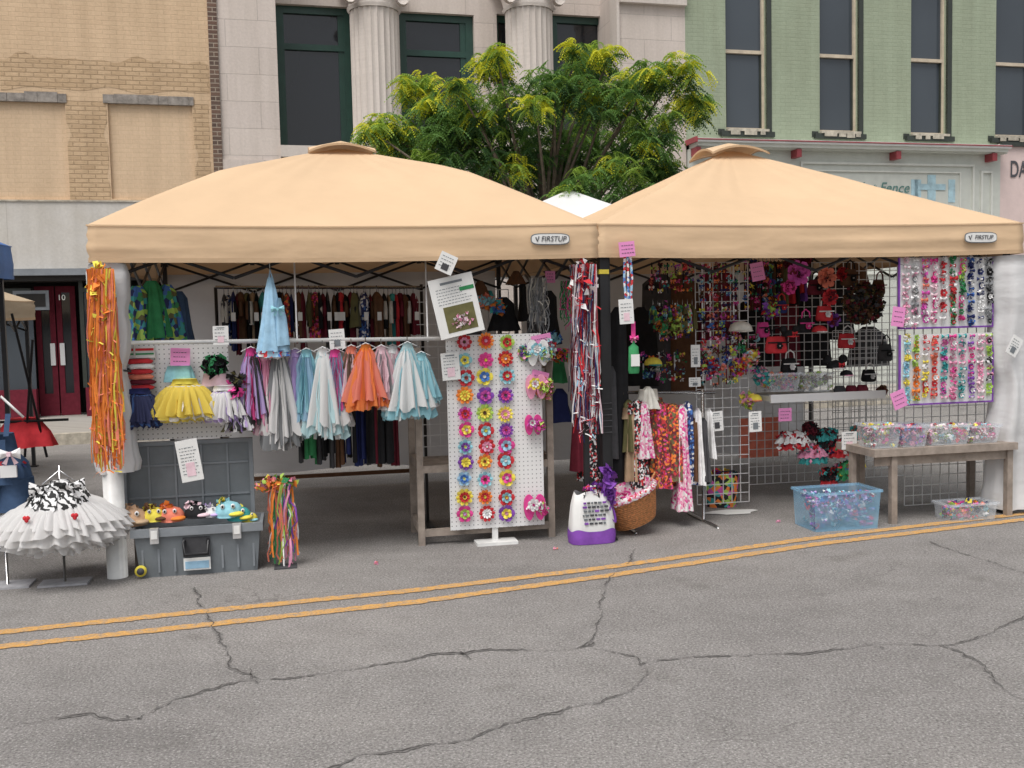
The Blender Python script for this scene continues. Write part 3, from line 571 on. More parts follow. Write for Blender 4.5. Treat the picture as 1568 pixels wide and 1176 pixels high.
def streamer(x,y0,y1,w,mats,b,n,name='ribbon_streamer',head=None,sw=.008):
    a,z1=T.cut(x,y0,b); z0=T.cut(x,y1,b)[1]; m=MB(T); m.streamer(a,b,z1,z1-z0,w,mats,n,sw)
    for _ in range(n//2):
        zz=z1-U(.1,1)*(z1-z0); e=Vector((U(-1,1),U(-.6,.6),U(-1,.4))).normalized()*U(.03,.06); x_=a+U(-w,w); m.strip([(x_,b-w*.6,zz),(x_+e.x*.5,b-w*.6+e.y*.5,zz+e.z*.3),(x_+e.x,b-w*.6+e.y,zz+e.z)],sw,rnd.choice(mats),(.6,.2,.7))
    if head: m.puff(a,b,z1-.15,w*1.2,w*1.2,.2,head,160,.03)
    m.finish(name)
streamer(153,412,722,.062,['orange','orange','coral','orange','yellow','coral'],-.2,260,head=['orange','yellow','orange'])
streamer(893,405,665,.066,['red','white','ltblue','navy','white','ltpink','maroon','red'],-.12,240,head=['red','red','white'])
streamer(822,425,518,.05,['gray','offwhite','gray'],.3,50)
streamer(866,430,500,.03,['hotpink','green'],.3,20)
# ---------------- tags / signs --------------------------------------------------------
def tag(x0,y0,x1,y1,b,mat='paper',rot=0,name='price_sign',lines=True,pic=None):
    r=T.rect(x0,y0,x1,y1,b); ac,zc=(r[0]+r[1])/2,(r[2]+r[3])/2; w,h=(r[1]-r[0])/2,(r[3]-r[2])/2; m=MB(T); c,s=math.cos(math.radians(rot)),math.sin(math.radians(rot))
    m.loc=lambda p,q,t:(ac+p*c-t*s,b+q,zc+p*s+t*c)
    m.box(-w,w,-.002,.002,-h,h,mat)
    if lines:
        if mat=='pinkpaper':
            for i in range(3):
                z=h*(.5-.5*i); 
                x=-w*.7
                while x<w*.6: d=U(.006,.015); m.box(x,x+d,-.004,-.0025,z-.002,z+.002,'ink'); x+=d+.006
        else:
            k=max(3,int(h/.014))
            for i in range(k):
                z=h*(.62-1.4*i/k); 
                if pic and z<h*.1: continue
                x=-w*.75; xe=w*U(.4,.8)
                while x<xe: d=U(.006,.02); m.box(x,min(xe,x+d),-.004,-.0025,z-.002,z+.0018,'tote' ); x+=d+.006
            if pic or U(0,1)<.5: m.box(-w*.5,w*.5,-.004,-.0025,h*.76,h*.84,'tote')
            if not pic: m.box(-w*.4,w*.4,-.0045,-.003,-h*.75,-h*.1,rnd.choice(['tote','ltpink','dgray']))
    if pic:
        m.box(-w*.6,w*.75,-.004,-.0025,-h*.85,h*.02,'olive')
        m.puff(w*.1,-.006,-h*.5,w*.5,.002,h*.25,['ltpink','white','pink'],50,.015); m.box(w*.3,w*.95,-.0045,-.0025,h*.45,h*.58,'green')
    m.finish(name)
tag(664,422,733,514,-.02,rot=12,name='poster',pic=1)
for t in [(670,388,697,418,-.1,'paper',-25),(326,499,350,528,.05,'paper',0),(504,504,528,534,.05,'paper',3),(273,673,307,737,-.1,'paper',8),(676,540,704,582,.1,'paper',4),(948,370,972,393,-.15,'pinkpaper',5),(948,458,970,496,-.15,'paper',3),
 (261,533,291,560,.1,'pinkpaper',-3),(815,512,845,538,.12,'pinkpaper',10),(812,568,838,600,.12,'pinkpaper',-15),(1147,630,1166,661,.2,'paper',2),(1289,661,1312,688,.2,'paper',0),(1088,630,1107,660,.3,'paper',4),(1058,528,1072,562,.5,'paper',0),(1055,578,1073,592,.5,'paper',0),
 (1366,470,1385,500,-.05,'pinkpaper',-8),(1366,598,1388,625,-.05,'pinkpaper',20),(1192,625,1212,645,.6,'pinkpaper',0),(1150,402,1170,430,.6,'pinkpaper',10),(835,415,850,433,.5,'pinkpaper',0),(1545,515,1562,545,-.19,'paper',-30),(990,640,1010,664,.5,'paper',0)]: tag(*t)
m=MB(T); a,z=T.cut(961,393,-.12); 
for s in (-.02,.0,.02): m.strip([(a+s,-.12,z),(a+s*1.4,-.125,z-.15),(a+s*.6,-.12,z-.35)],.016,'p_usa')
m.finish('lanyard')
m=MB(T); a,z=T.cut(970,522,-.12); m.pleat(a,-.12,z,[(0,.008,.008),(-.02,.01,.01),(-.04,.034,.025),(-.2,.04,.028),(-.22,.035,.02)],'green',3,.02,16); m.box(a-.03,a+.03,-.155,-.15,z-.17,z-.09,'paper'); m.strip([(a,-.12,z+.13),(a,-.12,z)],.03,'hotpink'); m.bow(a,-.12,z+.02,.03,'hotpink','pink'); m.finish('hand_sanitizer_bottle')
# ---------------- rails & racks tent 1 -------------------------------------------------
m=MB(T); p=T.cut(196,525,.06); q=T.cut(700,518,.06); m.tube([(p[0],.06,p[1]),(q[0],.06,q[1])],.014,'pvc',10)
for x in (205,455,655):
    a,z=T.cut(x,523,.06); m.tube([(a,.06,z),(a,.06,2.0 if x>300 else z-.1)],.006,'wire',6)
m.finish('hanging_rail')
m=MB(T); p=T.cut(330,440,.9); q=T.cut(645,440,.9); m.tube([(p[0],.9,p[1]),(q[0],.9,q[1])],.012,'chrome',8)
for a_ in (p[0],q[0]): m.tube([(a_,.9,0),(a_,.9,p[1])],.012,'blk_steel',6); m.box(a_-.02,a_+.02,.65,1.15,0,.03,'blk_steel')
m.finish('clothes_rail')
def shirt(m,a,b,z,w,d,l,mat,legs=False):
    m.tube([(a,b,z+.05),(a,b,z+.015),(a,b,z)],.003,'chrome',4)
    m.pleat(a,b,z,[(0,w*.3,d*.25),(-.03,w*.7,d*.8),(-.07,w,d),(-l*.45,w*.9,d*.85),(-l,w*U(1,1.25),d)],mat,5,.22,20)
cols=['dgray','p_bluedots','navy','maroon','brown','olive','black','tan','black','teal','dgray','olive','tan','black','brown','p_fruit','navy','p_dots','brown','maroon','olive','gray','p_floral','black','maroon','dgray','brown','black','red','black','maroon','olive']
for i in range(46):
    x=343+i*6.4+U(-2.5,2.5); a,z=T.cut(x,449,.9); m=MB(T); c=cols[i%32] if i<40 else rnd.choice(['red','teal','maroon','black','brown'])
    w_=rnd.choice([.015,.02,.03,.045])
    shirt(m,a,.9+U(-.07,.07),z+U(-.015,.01),w_,U(.11,.17),U(.24,.46),c)
    m.pleat(a+U(-.01,.01),.78,z-.06,[(0,.012,.03),(-.06,.018,.035),(-U(.1,.17),.016,.03)],rnd.choice([c,'black','brown','offwhite']),4,.1,10)
    if U(0,1)<.25: m.box(a-.01,a+.02,.70,.72,z-.2,z-.14,'paper')
    m.finish('childrens_shirt')
for i,(x,y,w,c) in enumerate([(210,438,.07,'p_green'),(232,430,.09,'green'),(255,436,.09,'p_green'),(272,446,.07,'denim'),(222,450,.05,'blue')]):
    m=MB(T); a,z=T.cut(x,y,.45+.05*i); m.pleat(a,.45+.05*i,z,[(0,.03,.03),(-.05,.06,.06),(-.25,w*1.1,.1),(-.38,w*1.35,.12)],c,9,.2,48); m.finish('childrens_skirt')
m=MB(T)
a,z=T.cut(413,408,-.02)
m.tube([(a,-.02,z+.02),(a,-.02,z-.02)],.003,'chrome',4); m.tube([(a-.01,-.02,z-.1),(a,-.02,z-.02),(a+.02,-.02,z-.1)],.006,'ltblue',5)
m.pleat(a,-.02,z-.07,[(0,.015,.02),(-.08,.035,.03),(-.16,.045,.035),(-.30,.065,.05),(-.47,.095,.06)],'ltblue',8,.16,48); m.bow(a+.04,-.08,z-.27,.04,'aqua','aqua'); m.pleat(a+.05,-.04,z-.2,[(0,.01,.01),(-.12,.04,.03),(-.3,.06,.04)],'ltblue',5,.2,24)
m.pleat(a,-.02,z-.53,[(0,.095,.06),(-.04,.10,.065)],'p_usa',8,.16,48); m.puff(a,-.02,z-.56,.08,.05,.02,['white'],50,.02); m.finish('blue_dress')
TU=[(384,538,650,.10,['t_hotpink','t_black','t_lav']),(408,545,662,.09,['t_pink','t_ltpink']),(427,540,684,.11,['t_white','t_gray','t_white']),(452,540,652,.10,['t_lav','t_white','t_lav']),(469,540,645,.08,['t_aqua','t_ltblue']),(494,538,668,.135,['t_white','t_ltaqua','t_white']),(513,540,640,.06,['t_hotpink','t_ltblue']),
 (538,535,618,.09,['t_coral','t_brown','t_ltpink']),(560,532,625,.14,['t_orange','t_orange','t_coral']),(584,535,612,.09,['t_ltpink','t_gray']),(601,534,622,.08,['t_white','t_ltpink']),(624,530,640,.15,['t_ltaqua','t_aqua','t_white']),(645,545,620,.09,['t_aqua','t_ltaqua'])]
for x,y0,y1,w,ms in TU:
    m=MB(T); b=.04+U(-.05,.05); a,z=T.cut(x,y0,b); z0=T.cut(x,y1,b)[1]; l=z-z0
    m.tulle(a,b,z,.03,w*1.15,l,ms,120,U(.6,1.1),.03,.03)
    for k,(fr_,fl) in enumerate(((.85,.9),(1.0,.96),(1.1,.84))): m.ruffle(a+U(-.01,.01),b,z-.01,.025,w*fr_,l*fl,ms[k%len(ms)],rnd.choice([9,11,14]),.26,90,.6,U(.7,1.0))
    m.pleat(a,b,z+.02,[(0,.03,.02),(-.05,.035,.025)],ms[0][2:],5,.1,16); m.tube([(a,b,z+.02),(a,b+.02,z+.07)],.003,'chrome',4)
    m.tube([(a-.06,b,z-.0),(a,b,z+.03),(a+.06,b,z)],.004,'wire',5); m.finish('tutu')
for i in range(16):
    x=462+i*9.5; a,z=T.cut(x,645,.35); m=MB(T); c=rnd.choice(['black','black','brown','dgray','maroon','black','navy'] if i>4 else ['green','dgray','black','black'])
    for s in (-.014,.014): m.pleat(a+s,.35+U(-.1,.1),z+.15,[(0,.015,.03),(-.2,.014,.025),(-.15-U(.2,.32),.017,.03)],c,4,.15,12)
    m.finish('leggings')
for i in range(10):
    a,z=T.cut(575+U(-12,14)+i,660,.25); m=MB(T); m.pleat(a,.3,z+.28,[(0,.02,.05),(-.15,.028,.07),(-.5,.03,.08)],rnd.choice(['black','brown','maroon','black']),4,.2,14); m.finish('hanging_trousers')
r=T.rect(188,526,352,672,.16); m=MB(T); m.box(r[0],r[1],.16,.168,r[2],r[3],'pegboard'); m.box(r[0]+.02,r[0]+.06,.19,.22,0,r[3],'wood'); m.box(r[1]-.06,r[1]-.02,.19,.22,0,r[3],'wood'); m.finish('pegboard')
m=MB(T); a,z=T.cut(214,531,.12); m.box(a-.09,a+.09,.1,.14,z-.07,z,'paper'); m.box(a-.085,a+.085,.095,.1,z-.025,z-.01,'red'); m.box(a-.085,a+.085,.095,.1,z-.05,z-.04,'green')
for i in range(6): m.pleat(a+U(-.01,.01),.1,z-.075-i*.033,[(0,.06,.02),(-.015,.085,.03),(-.03,.07,.02)],['red','white','red','coral','maroon','red'][i],5,.12,20)
m.finish('knit_hat_pack')
m=MB(T); a,z=T.cut(275,560,.12); m.pleat(a,.1,z,[(0,.07,.02),(-.05,.085,.03),(-.1,.09,.03)],'aqua',6,.1); m.finish('blue_headband')
for x,y0,y1,w,ms in [(210,600,650,.15,['t_navy','t_navy','t_blue']),(283,585,640,.20,['t_yellow','t_yellow','t_white']),(346,595,642,.15,['t_white','t_black','t_lav'])]:
    m=MB(T); a,z=T.cut(x,y0,.04); z0=T.cut(x,y1,.04)[1]; l=(z-z0)*1.05
    for k in range(4): m.ruffle(a,.04,z-.005*k,.06,w*(.8+.09*k),l*(1.02-.08*k),ms[0] if k!=1 else ms[2],rnd.choice([17,21,26]),.16,150,.6,.55)
    m.tulle(a,.04,z,.06,w*1.03,l,ms+[ms[0]],120,.5,.03); m.pleat(a,.04,z+.02,[(0,.07,.05),(-.03,.075,.055)],ms[0][2:],6,.08); m.finish('tutu')
m=MB(T); a,z=T.cut(328,560,.08); m.puff(a,.08,z,.07,.04,.06,['black','black','green'],180,.035); m.pleat(a,.1,z-.05,[(0,.07,.02),(-.08,.08,.02)],'ltpink',4,.1); m.finish('feather_headband')
m=MB(T); a,z=T.cut(365,640,.0); m.tulle(a,.0,z+.1,.02,.1,.2,['t_white','t_black','t_lav','t_olive'],60); m.puff(a,0,z+.2,.07,.04,.09,['olive','hotpink','black'],60,.03); m.finish('tutu')
# ---------------- grey tote ----------------------------------------------------------
a0,b0=T.gnd(203,889); a0,a1=T.rect(200,800,404,888,b0)[:2]; z1=T.cut(300,806,b0)[1]; bd=b0+.34
m=MB(T); m.box(a0+.02,a1-.02,b0+.02,bd-.02,.0,z1-.05,'tote',.025); m.box(a0,a1,b0,b0+.02,z1-.052,z1,'tote_l'); m.box(a0,a1,bd-.02,bd,z1-.052,z1,'tote_l'); m.box(a0,a0+.02,b0+.02,bd-.02,z1-.052,z1,'tote_l'); m.box(a1-.02,a1,b0+.02,bd-.02,z1-.052,z1,'tote_l'); m.box(a0+.03,a1-.03,b0+.03,bd-.03,z1-.08,z1-.045,'tote')
for f in (.08,.2,.32,.68,.8,.92): xx=a0+(a1-a0)*f; m.box(xx-.006,xx+.006,b0+.028,b0+.05,.03,z1-.055,'tote_l')
for f in (.18,.80): xx=a0+(a1-a0)*f; m.box(xx-.025,xx+.025,b0-.015,b0+.01,z1-.09,z1+.005,'latch'); m.box(xx-.018,xx+.018,b0-.02,b0-.014,z1-.06,z1-.01,'pvc')
xx=(a0+a1)/2; m.tube([(xx-.08,b0+.02,z1-.09),(xx-.08,b0-.02,z1-.09),(xx-.08,b0-.02,z1-.17),(xx+.06,b0-.02,z1-.17),(xx+.06,b0-.02,z1-.09),(xx+.06,b0+.02,z1-.09)],.011,'blk_steel',6)
m.box(xx-.09,xx+.07,b0+.015,b0+.03,z1-.19,z1-.07,'dgray'); m.box(xx-.09,xx+.07,b0+.012,b0+.02,.035,.11,'paper'); m.box(xx-.08,xx+.06,b0+.008,b0+.013,.045,.09,'ltblue'); m.tube([(a0+.05,b0+.026,.05),(a0+.05,b0+.01,.05)],.035,'yellow',14); m.tube([(a0+.05,b0+.012,.05),(a0+.05,b0+.005,.05)],.022,'ink',14)
m.finish('storage_tote')
b=bd+.015; r=T.rect(188,674,389,795,b); m=MB(T); m.box(r[0],r[1],b,b+.02,r[2]-.05,r[3],'tote'); 
for s in ((r[0],r[0]+.025),(r[1]-.025,r[1])): m.box(s[0],s[1],b-.02,b,r[2],r[3],'tote_l')
m.box(r[0]+.025,r[1]-.025,b-.02,b,r[3]-.025,r[3],'tote_l')
for f in (.3,.7): m.box(r[0]+.03,r[1]-.03,b-.008,b,r[2]+(r[3]-r[2])*f-.006,r[2]+(r[3]-r[2])*f+.006,'tote_l')
for f in (.2,.4,.6,.8): xx=r[0]+(r[1]-r[0])*f; m.box(xx-.006,xx+.006,b-.010,b,r[2],r[3]-.03,'tote_l')
m.finish('tote_lid')
def toyhat(x,y,R,c1,c2,b):
    m=MB(T); a,z=T.cut(x,y,b); R*=1.3; m.ell(a,b,z-.02,R,R*.9,R*.85,c1,16,6,-.3,1); m.ell(a+R*.5,b-R*.5,z-.02,R*.6,R*.6,R*.2,c2,14,5)
    for s in (-1,1): m.ell(a+s*R*.35,b-R*.75,z+R*.35,R*.15,R*.1,R*.18,'white',8,5); m.ell(a+s*R*.35,b-R*.84,z+R*.35,R*.07,R*.05,R*.1,'black',6,4)
    m.puff(a-R*.3,b,z+R*.5,R*.6,R*.4,R*.35,[c2,c1],34,R*.25); m.finish('animal_hat')
tb=b0+.17
for x,y,R,c1,c2 in [(204,792,.075,'skin','tan'),(238,787,.06,'yellow','brown'),(262,787,.065,'coral','orange'),(302,782,.06,'black','ltpink'),(322,782,.045,'white','lav'),(350,780,.07,'aqua','yellow'),(366,786,.06,'teal','yellow'),(382,790,.04,'yellow','aqua')]: toyhat(x,y,R,c1,c2,tb)
m=MB(T); a,b=T.gnd(182,880); m.pleat(a,b,.30,[(0,.02,.02),(-.03,.02,.02),(-.07,.05,.05),(-.28,.055,.055),(-.3,.05,.05)],'navy',2,.01,18); m.box(a-.04,a+.04,b-.058,b-.052,.08,.17,'purple'); m.finish('soda_bottle')
a,b=T.gnd(440,868); m=MB(T); z=T.cut(430,740,b)[1]
m.streamer(a-.02,b,z,z-.01,.065,['ltpink','pink','lime','green','purple','white','orange','coral'],60,.009); m.puff(a-.05,b,z+.0,.14,.05,.05,['lime','yellow','orange','green','coral','pink'],170,.024); m.tube([(a-.02,b,0),(a-.02,b,z)],.006,'wire',6); m.box(a-.08,a+.06,b-.06,b+.06,0,.008,'dgray'); m.finish('ribbon_display_stand')
# zebra tutu on stand
a,b=T.gnd(100,893); m=MB(T); zt=T.cut(98,712,b)[1]; m.box(a-.14,a+.14,b-.08,b+.08,.0,.012,'metal'); m.tube([(a,b,.01),(a,b,zt)],.008,'chrome',8)
zs1=T.cut(98,768,b)[1]
for k,(rr_,ll) in enumerate([(.27,.33),(.31,.31),(.345,.28),(.375,.25),(.39,.20),(.37,.15)]): m.ruffle(a,b,zs1+.06-.004*k,.07,rr_,ll,'t_white',rnd.choice([23,29,34]),.075,220,.85,.62)
m.tulle(a,b,zs1+.05,.10,.40,.26,['t_white'],200,.62,.022,.1)
m.pleat(a,b,zs1+.13,[(0,.05,.05),(-.05,.075,.07),(-.10,.13,.11)],'zebra',8,.16,40)
for i in range(11):
    t=i*.57; m.strip([(a+.06*math.cos(t),b+.06*math.sin(t)-.02,zs1+.11),(a+.13*math.cos(t),b+.12*math.sin(t)-.04,zs1+.09),(a+.19*math.cos(t),b+.17*math.sin(t)-.05,zs1-.01),(a+.20*math.cos(t),b+.18*math.sin(t)-.05,zs1-.06)],[.04,.09,.10,.03],'zebra',(math.cos(t+1.57),math.sin(t+1.57),.2))
m.bow(a+.1,b-.14,zs1+.12,.07,'zebra','zebra'); m.bow(a-.06,b-.12,zs1+.1,.08,'zebra','zebra')
for s in (-.13,.13): m.ell(a+s-.008,b-.27,zs1-.04,.013,.008,.014,'red',8,5); m.ell(a+s+.008,b-.27,zs1-.04,.013,.008,.014,'red',8,5); m.ell(a+s,b-.269,zs1-.052,.012,.008,.016,'red',8,5)
m.tube([(a-.1,b,zs1+.11),(a,b,zt-.03),(a+.1,b,zs1+.11)],.005,'chrome',5); m.finish('zebra_tutu')
a,b=T.gnd(12,897); m=MB(T); m.box(a-.18,a+.14,b-.09,b+.09,0,.012,'metal'); z1=T.cut(12,600,b)[1]; m.tube([(a,b,.01),(a,b,z1)],.009,'chrome',8)
z=T.cut(12,640,b)[1]; m.tube([(a-.14,b,z),(a,b,z+.09),(a+.02,b,z+.13),(a+.14,b,z)],.008,'white',6)
for s in (-.07,.07): m.strip([(a+s,b-.06,z+.03),(a+s*.9,b-.10,z-.1)],.03,'denim')
m.pleat(a,b,z-.09,[(0,.08,.07),(-.12,.10,.08),(-.18,.15,.1),(-.30,.17,.11)],'denim',5,.06,36)
for s in (-1,1): m.pleat(a+s*.085,b,z-.36,[(0,.09,.10),(-.12,.10,.10),(-.2,.11,.105)],'denim',5,.07,30)
m.box(a-.06,a+.06,b-.112,b-.1,z-.2,z-.12,'denim'); m.bow(a+.09,b-.14,z-.2,.06,'white','ltpink'); m.box(a+.03,a+.12,b-.14,b-.12,z-.34,z-.27,'whiteboard'); m.puff(a,b-.04,z-.28,.17,.1,.02,['navy','white','red'],50,.02); m.finish('denim_overalls')
m=MB(T); 
for x0,y0,x1,y1 in ((18,480,72,700),(50,520,38,700)):
    p=T.cut(x0,y0,.8); q=T.cut(x1,y1,.8); m.tube([(p[0],.8,p[1]),(q[0],.8,q[1])],.009,'blk_steel',6)
a,z=T.cut(40,665,.9); m.tube([(a-.5,.8,z+.1),(a+.3,.8,z+.1)],.01,'blk_steel',6); m.pleat(a,.85,z+.12,[(0,.1,.05),(-.1,.17,.08),(-.2,.2,.1)],'red',6,.15); m.finish('folding_stand')
# ---------------- easel with rosettes -------------------------------------------------
a0,bE=T.gnd(648,836); m=MB(T); L=T.rect(637,520,652,830,bE); R_=T.rect(838,520,850,822,bE); zt=T.cut(740,512,bE)[1]
for (x0,x1) in ((L[0],L[0]+.045),(R_[0],R_[0]+.045)):
    m.box(x0,x1,bE,bE+.04,0,zt-.08,'wood'); m.box(x0,x1,bE+.45,bE+.49,0,zt-.1,'wood')
    for z in (.08,.52,zt-.25): m.box(x0+.005,x1-.005,bE+.04,bE+.45,z,z+.06,'wood')
for z in (.06,.5): m.box(L[0]+.045,R_[0],bE+.005,bE+.035,z,z+.05,'wood')
m.box(L[0]+.045,R_[0],bE+.46,bE+.48,.5,.55,'wood'); m.box(L[0]+.046,R_[0]-.001,bE+.04,bE+.45,.52,.54,'wood')
m.finish('wooden_display_rack')
r=T.rect(686,512,831,808,bE-.06); m=MB(T); m.box(r[0],r[1],bE-.06,bE-.052,r[2],r[3],'pegboard'); 
f0=T.rect(728,828,790,836,bE-.06); m.box(f0[0],f0[1],bE-.14,bE-.0,0.0,.02,'pvc'); m.box((f0[0]+f0[1])/2-.02,(f0[0]+f0[1])/2+.02,bE-.05,bE-.03,.02,r[2]+.1,'pvc')
PC=['aqua','yellow','red','purple','hotpink','pink','lav','orange','lime','magenta','coral','blue','white','ltblue','yellow','pink','red','hotpink']
ys=[523,551,577,604,632,657,682,706,732,760,786]
for i,x in enumerate((712,743,774)):
    for y in ys:
        a,z=T.cut(x+U(-2,2),y+U(-2,2),bE-.07); n=rnd.choice([5,6,8,10,12]); c=rnd.sample(PC,3); m.flower(a,bE-.075,z,U(.050,.062),n,c[0],c[1],rnd.choice([c[2],'brown','white','yellow']),rnd.choice([2,3,3]))
m.finish('flower_clip_pegboard')
def sandal(x,y,R,c1,c2,b):
    m=MB(T); a,z=T.cut(x,y,b)
    for s in (-1,1):
        vs=[];n=18
        for k in range(2):
            for i in range(n):
                t=6.283*i/n; vs.append((a+s*R*.42+R*.42*math.cos(t)*(1+.12*math.sin(t)),b-.02*k-(.01 if s>0 else 0),z+R*math.sin(t)))
        m.add(vs,[tuple(range(n,2*n))]+[(i,(i+1)%n,n+(i+1)%n,n+i) for i in range(n)],c1)
        m.tube([(a+s*R*.42-R*.25,b-.03,z-R*.1),(a+s*R*.42,b-.05,z+R*.45),(a+s*R*.42+R*.25,b-.03,z-R*.1)],.006,c2,5)
    m.flower(a-.02,b-.06,z+R*.3,R*.5,7,c2,'white',c1,2); m.puff(a+R*.6,b-.03,z-.01,R*.5,.02,R*.6,[c2,'lime',c1],50,.02); m.finish('flip_flops')
sandal(823,540,.09,'white','aqua',bE-.09); sandal(820,592,.085,'pink','yellow',bE-.09); sandal(816,650,.07,'hotpink','magenta',bE-.09); sandal(818,776,.09,'hotpink','white',bE-.09)
for x,y,R,ms in [(838,536,.07,['red','white','navy','aqua']),(834,595,.07,['orange','pink','lime']),(806,540,.05,['purple','pink','teal','lime'])]:
    m=MB(T); a,z=T.cut(x,y,bE-.08); m.puff(a,bE-.08,z,R,.03,R*1.1,ms,110,.025); m.finish('korker_hair_bow')
m=MB(T); r=T.rect(640,445,700,700,.75)
def grid(m,a0,a1,b,z0,z1,st,rr,mt='wire'):
    n=max(1,round((a1-a0)/st)); k=max(1,round((z1-z0)/st))
    for i in range(n+1): x=a0+(a1-a0)*i/n; m.box(x-rr,x+rr,b-rr,b+rr,z0,z1,mt)
    for i in range(k+1): z=z0+(z1-z0)*i/k; m.box(a0,a1,b-rr*3,b-rr*1.2,z-rr,z+rr,mt)
grid(m,r[0],r[1]+.4,.75,r[2],r[3],.08,.0028); m.finish('gridwall')
for x,y,w,h,c in [(705,470,.05,.3,'black'),(735,455,.06,.12,'brown'),(770,480,.1,.25,'black'),(800,455,.03,.3,'black'),(840,470,.07,.4,'black'),(855,560,.05,.25,'green'),(857,620,.08,.25,'navy'),(750,470,.04,.12,'teal'),(790,440,.06,.1,'brown'),(725,500,.05,.2,'dgray'),(815,500,.05,.3,'dgray')]:
    m=MB(T); a,z=T.cut(x,y-25,.7); m.pleat(a,.7,z,[(0,w*.3,.03),(-.05,w*.8,.06),(-h*.5,w*.8,.06),(-h,w*1.2,.08)],c,5,.15,20); m.finish('hanging_garment')
for x,y,c in [(760,470,['orange','teal','blue']),(742,462,['coral','aqua']),(860,545,['green','hotpink','orange']),(845,520,['aqua','blue'])]:
    m=MB(T); a,z=T.cut(x,y,.5); m.puff(a,.5,z,.07,.05,.05,c,70,.03); m.finish('hair_bow_bundle')
for x,y0,y1,w,c in [(900,560,735,.07,'p_dots'),(912,500,720,.06,'black'),(946,470,735,.07,'black'),(885,640,720,.05,'maroon'),(936,560,700,.05,'dgray')]:
    m=MB(T); a,z=T.cut(x,y0,.4); z0=T.cut(x,y1,.4)[1]; m.pleat(a,.4,z,[(0,w*.3,.03),(-.05,w*.8,.06),(-(z-z0),w*1.2,.09)],c,6,.15,24); m.finish('hanging_dress')
# ---------------- bag, basket -----------------------------------------------------------
a,b=T.gnd(912,834); m=MB(T); zt=T.cut(914,756,b)[1]; b+=.09
pr=[(0,.115,.05),(-.02,.125,.06),(-zt*.25,.140,.075),(-zt*.6,.155,.088),(-zt*.9,.16,.092),(-zt+.004,.15,.088)]
n=60; vs=[]
def bagr(t,rx,ry): 
    c,s=math.cos(t),math.sin(t); return math.copysign(abs(c)**.6,c)*rx,math.copysign(abs(s)**.6,s)*ry
for j,(dz,rx,ry) in enumerate(pr):
    for i in range(n):
        t=6.28318*i/n; x,y=bagr(t,rx,ry); w_=.006*noise.noise(Vector((x*25,y*25,dz*14))); vs.append((a+x+w_,b+y+w_*1.5,zt+dz+(.012*math.sin(t*3) if j==0 else 0)))
m.add(vs,[(j*n+i,j*n+(i+1)%n,(j+1)*n+(i+1)%n,(j+1)*n+i) for j in range(len(pr)-1) for i in range(n)],'paper',True)
vs=[]
for j,(dz,rx,ry) in enumerate([(-zt*.72,.161,.094),(-zt*.85,.164,.096),(-zt+.003,.158,.094)]):
    for i in range(n): t=6.28318*i/n; x,y=bagr(t,rx,ry); vs.append((a+x,b+y,zt+dz+(.008*math.sin(t*5) if j==0 else 0)))
m.add(vs,[(j*n+i,j*n+(i+1)%n,(j+1)*n+(i+1)%n,(j+1)*n+i) for j in range(2) for i in range(n)],'purple',True)
for i in range(6):
    z=zt*(.82-.08*i); x=-.09+U(0,.02)
    while x<.08: d=U(.01,.03); m.box(a+x,a+x+d,b-.101+.018*(z/zt),b-.092+.018*(z/zt),z-.006,z+.006,rnd.choice(['ink','ink','purple','tote'])); x+=d+.008
m.puff(a+.03,b-.02,zt+.02,.09,.04,.035,['purple','purple','magenta','p_dots'],70,.03)
m.tube([(a-.07,b-.06,zt-.03),(a-.05,b-.07,zt+.05),(a+.02,b-.07,zt+.05),(a+.04,b-.06,zt-.03)],.006,'p_dots',6)
m.finish('shopping_bag')
a,b=T.gnd(984,822); b+=.14; m=MB(T); th=math.radians(20); c_,s_=math.cos(th),math.sin(th); a0_=a
m.loc=lambda p,q,t:(a0_+p*c_-t*s_,b+q+t*-.12,.055+p*s_+t*c_+.02)
n=48; rows=16; H=.24; vs=[]
for j in range(rows+1):
    f=j/rows; R=.14+.075*f**.8
    for i in range(n):
        t=6.283*i/n; q=R*(1+.018*math.sin(i*math.pi/2+j*math.pi)); vs.append((q*math.cos(t),q*math.sin(t)*.9,H*f))
m.add(vs,[(j*n+i,j*n+(i+1)%n,(j+1)*n+(i+1)%n,(j+1)*n+i) for j in range(rows) for i in range(n)]+[tuple(range(n))],'wicker',False)
for k in range(rows): 
    f=(k+.5)/rows; R=.144+.075*f**.8; m.tube([(R*math.cos(6.283*i/24),.9*R*math.sin(6.283*i/24),H*f) for i in range(25)],.005,'wicker',4)
m.pleat(0,0,H+.02,[(0,.215,.2),(-.02,.23,.215),(-.045,.22,.205)],'p_gingham',16,.04,64,False); m.pleat(0,0,H+.02,[(0,.215,.2),(-.05,.18,.165),(-.1,.165,.155)],'p_pink',10,.04,40,False)
m.tube([(.2,0,H),(.25,0,H+.05),(.27,0,H-.02),(.22,0,H-.07)],.009,'wicker',6); m.puff(0,0,H-.06,.14,.13,.03,['p_pink','white','hotpink'],80,.04); m.finish('wicker_basket')
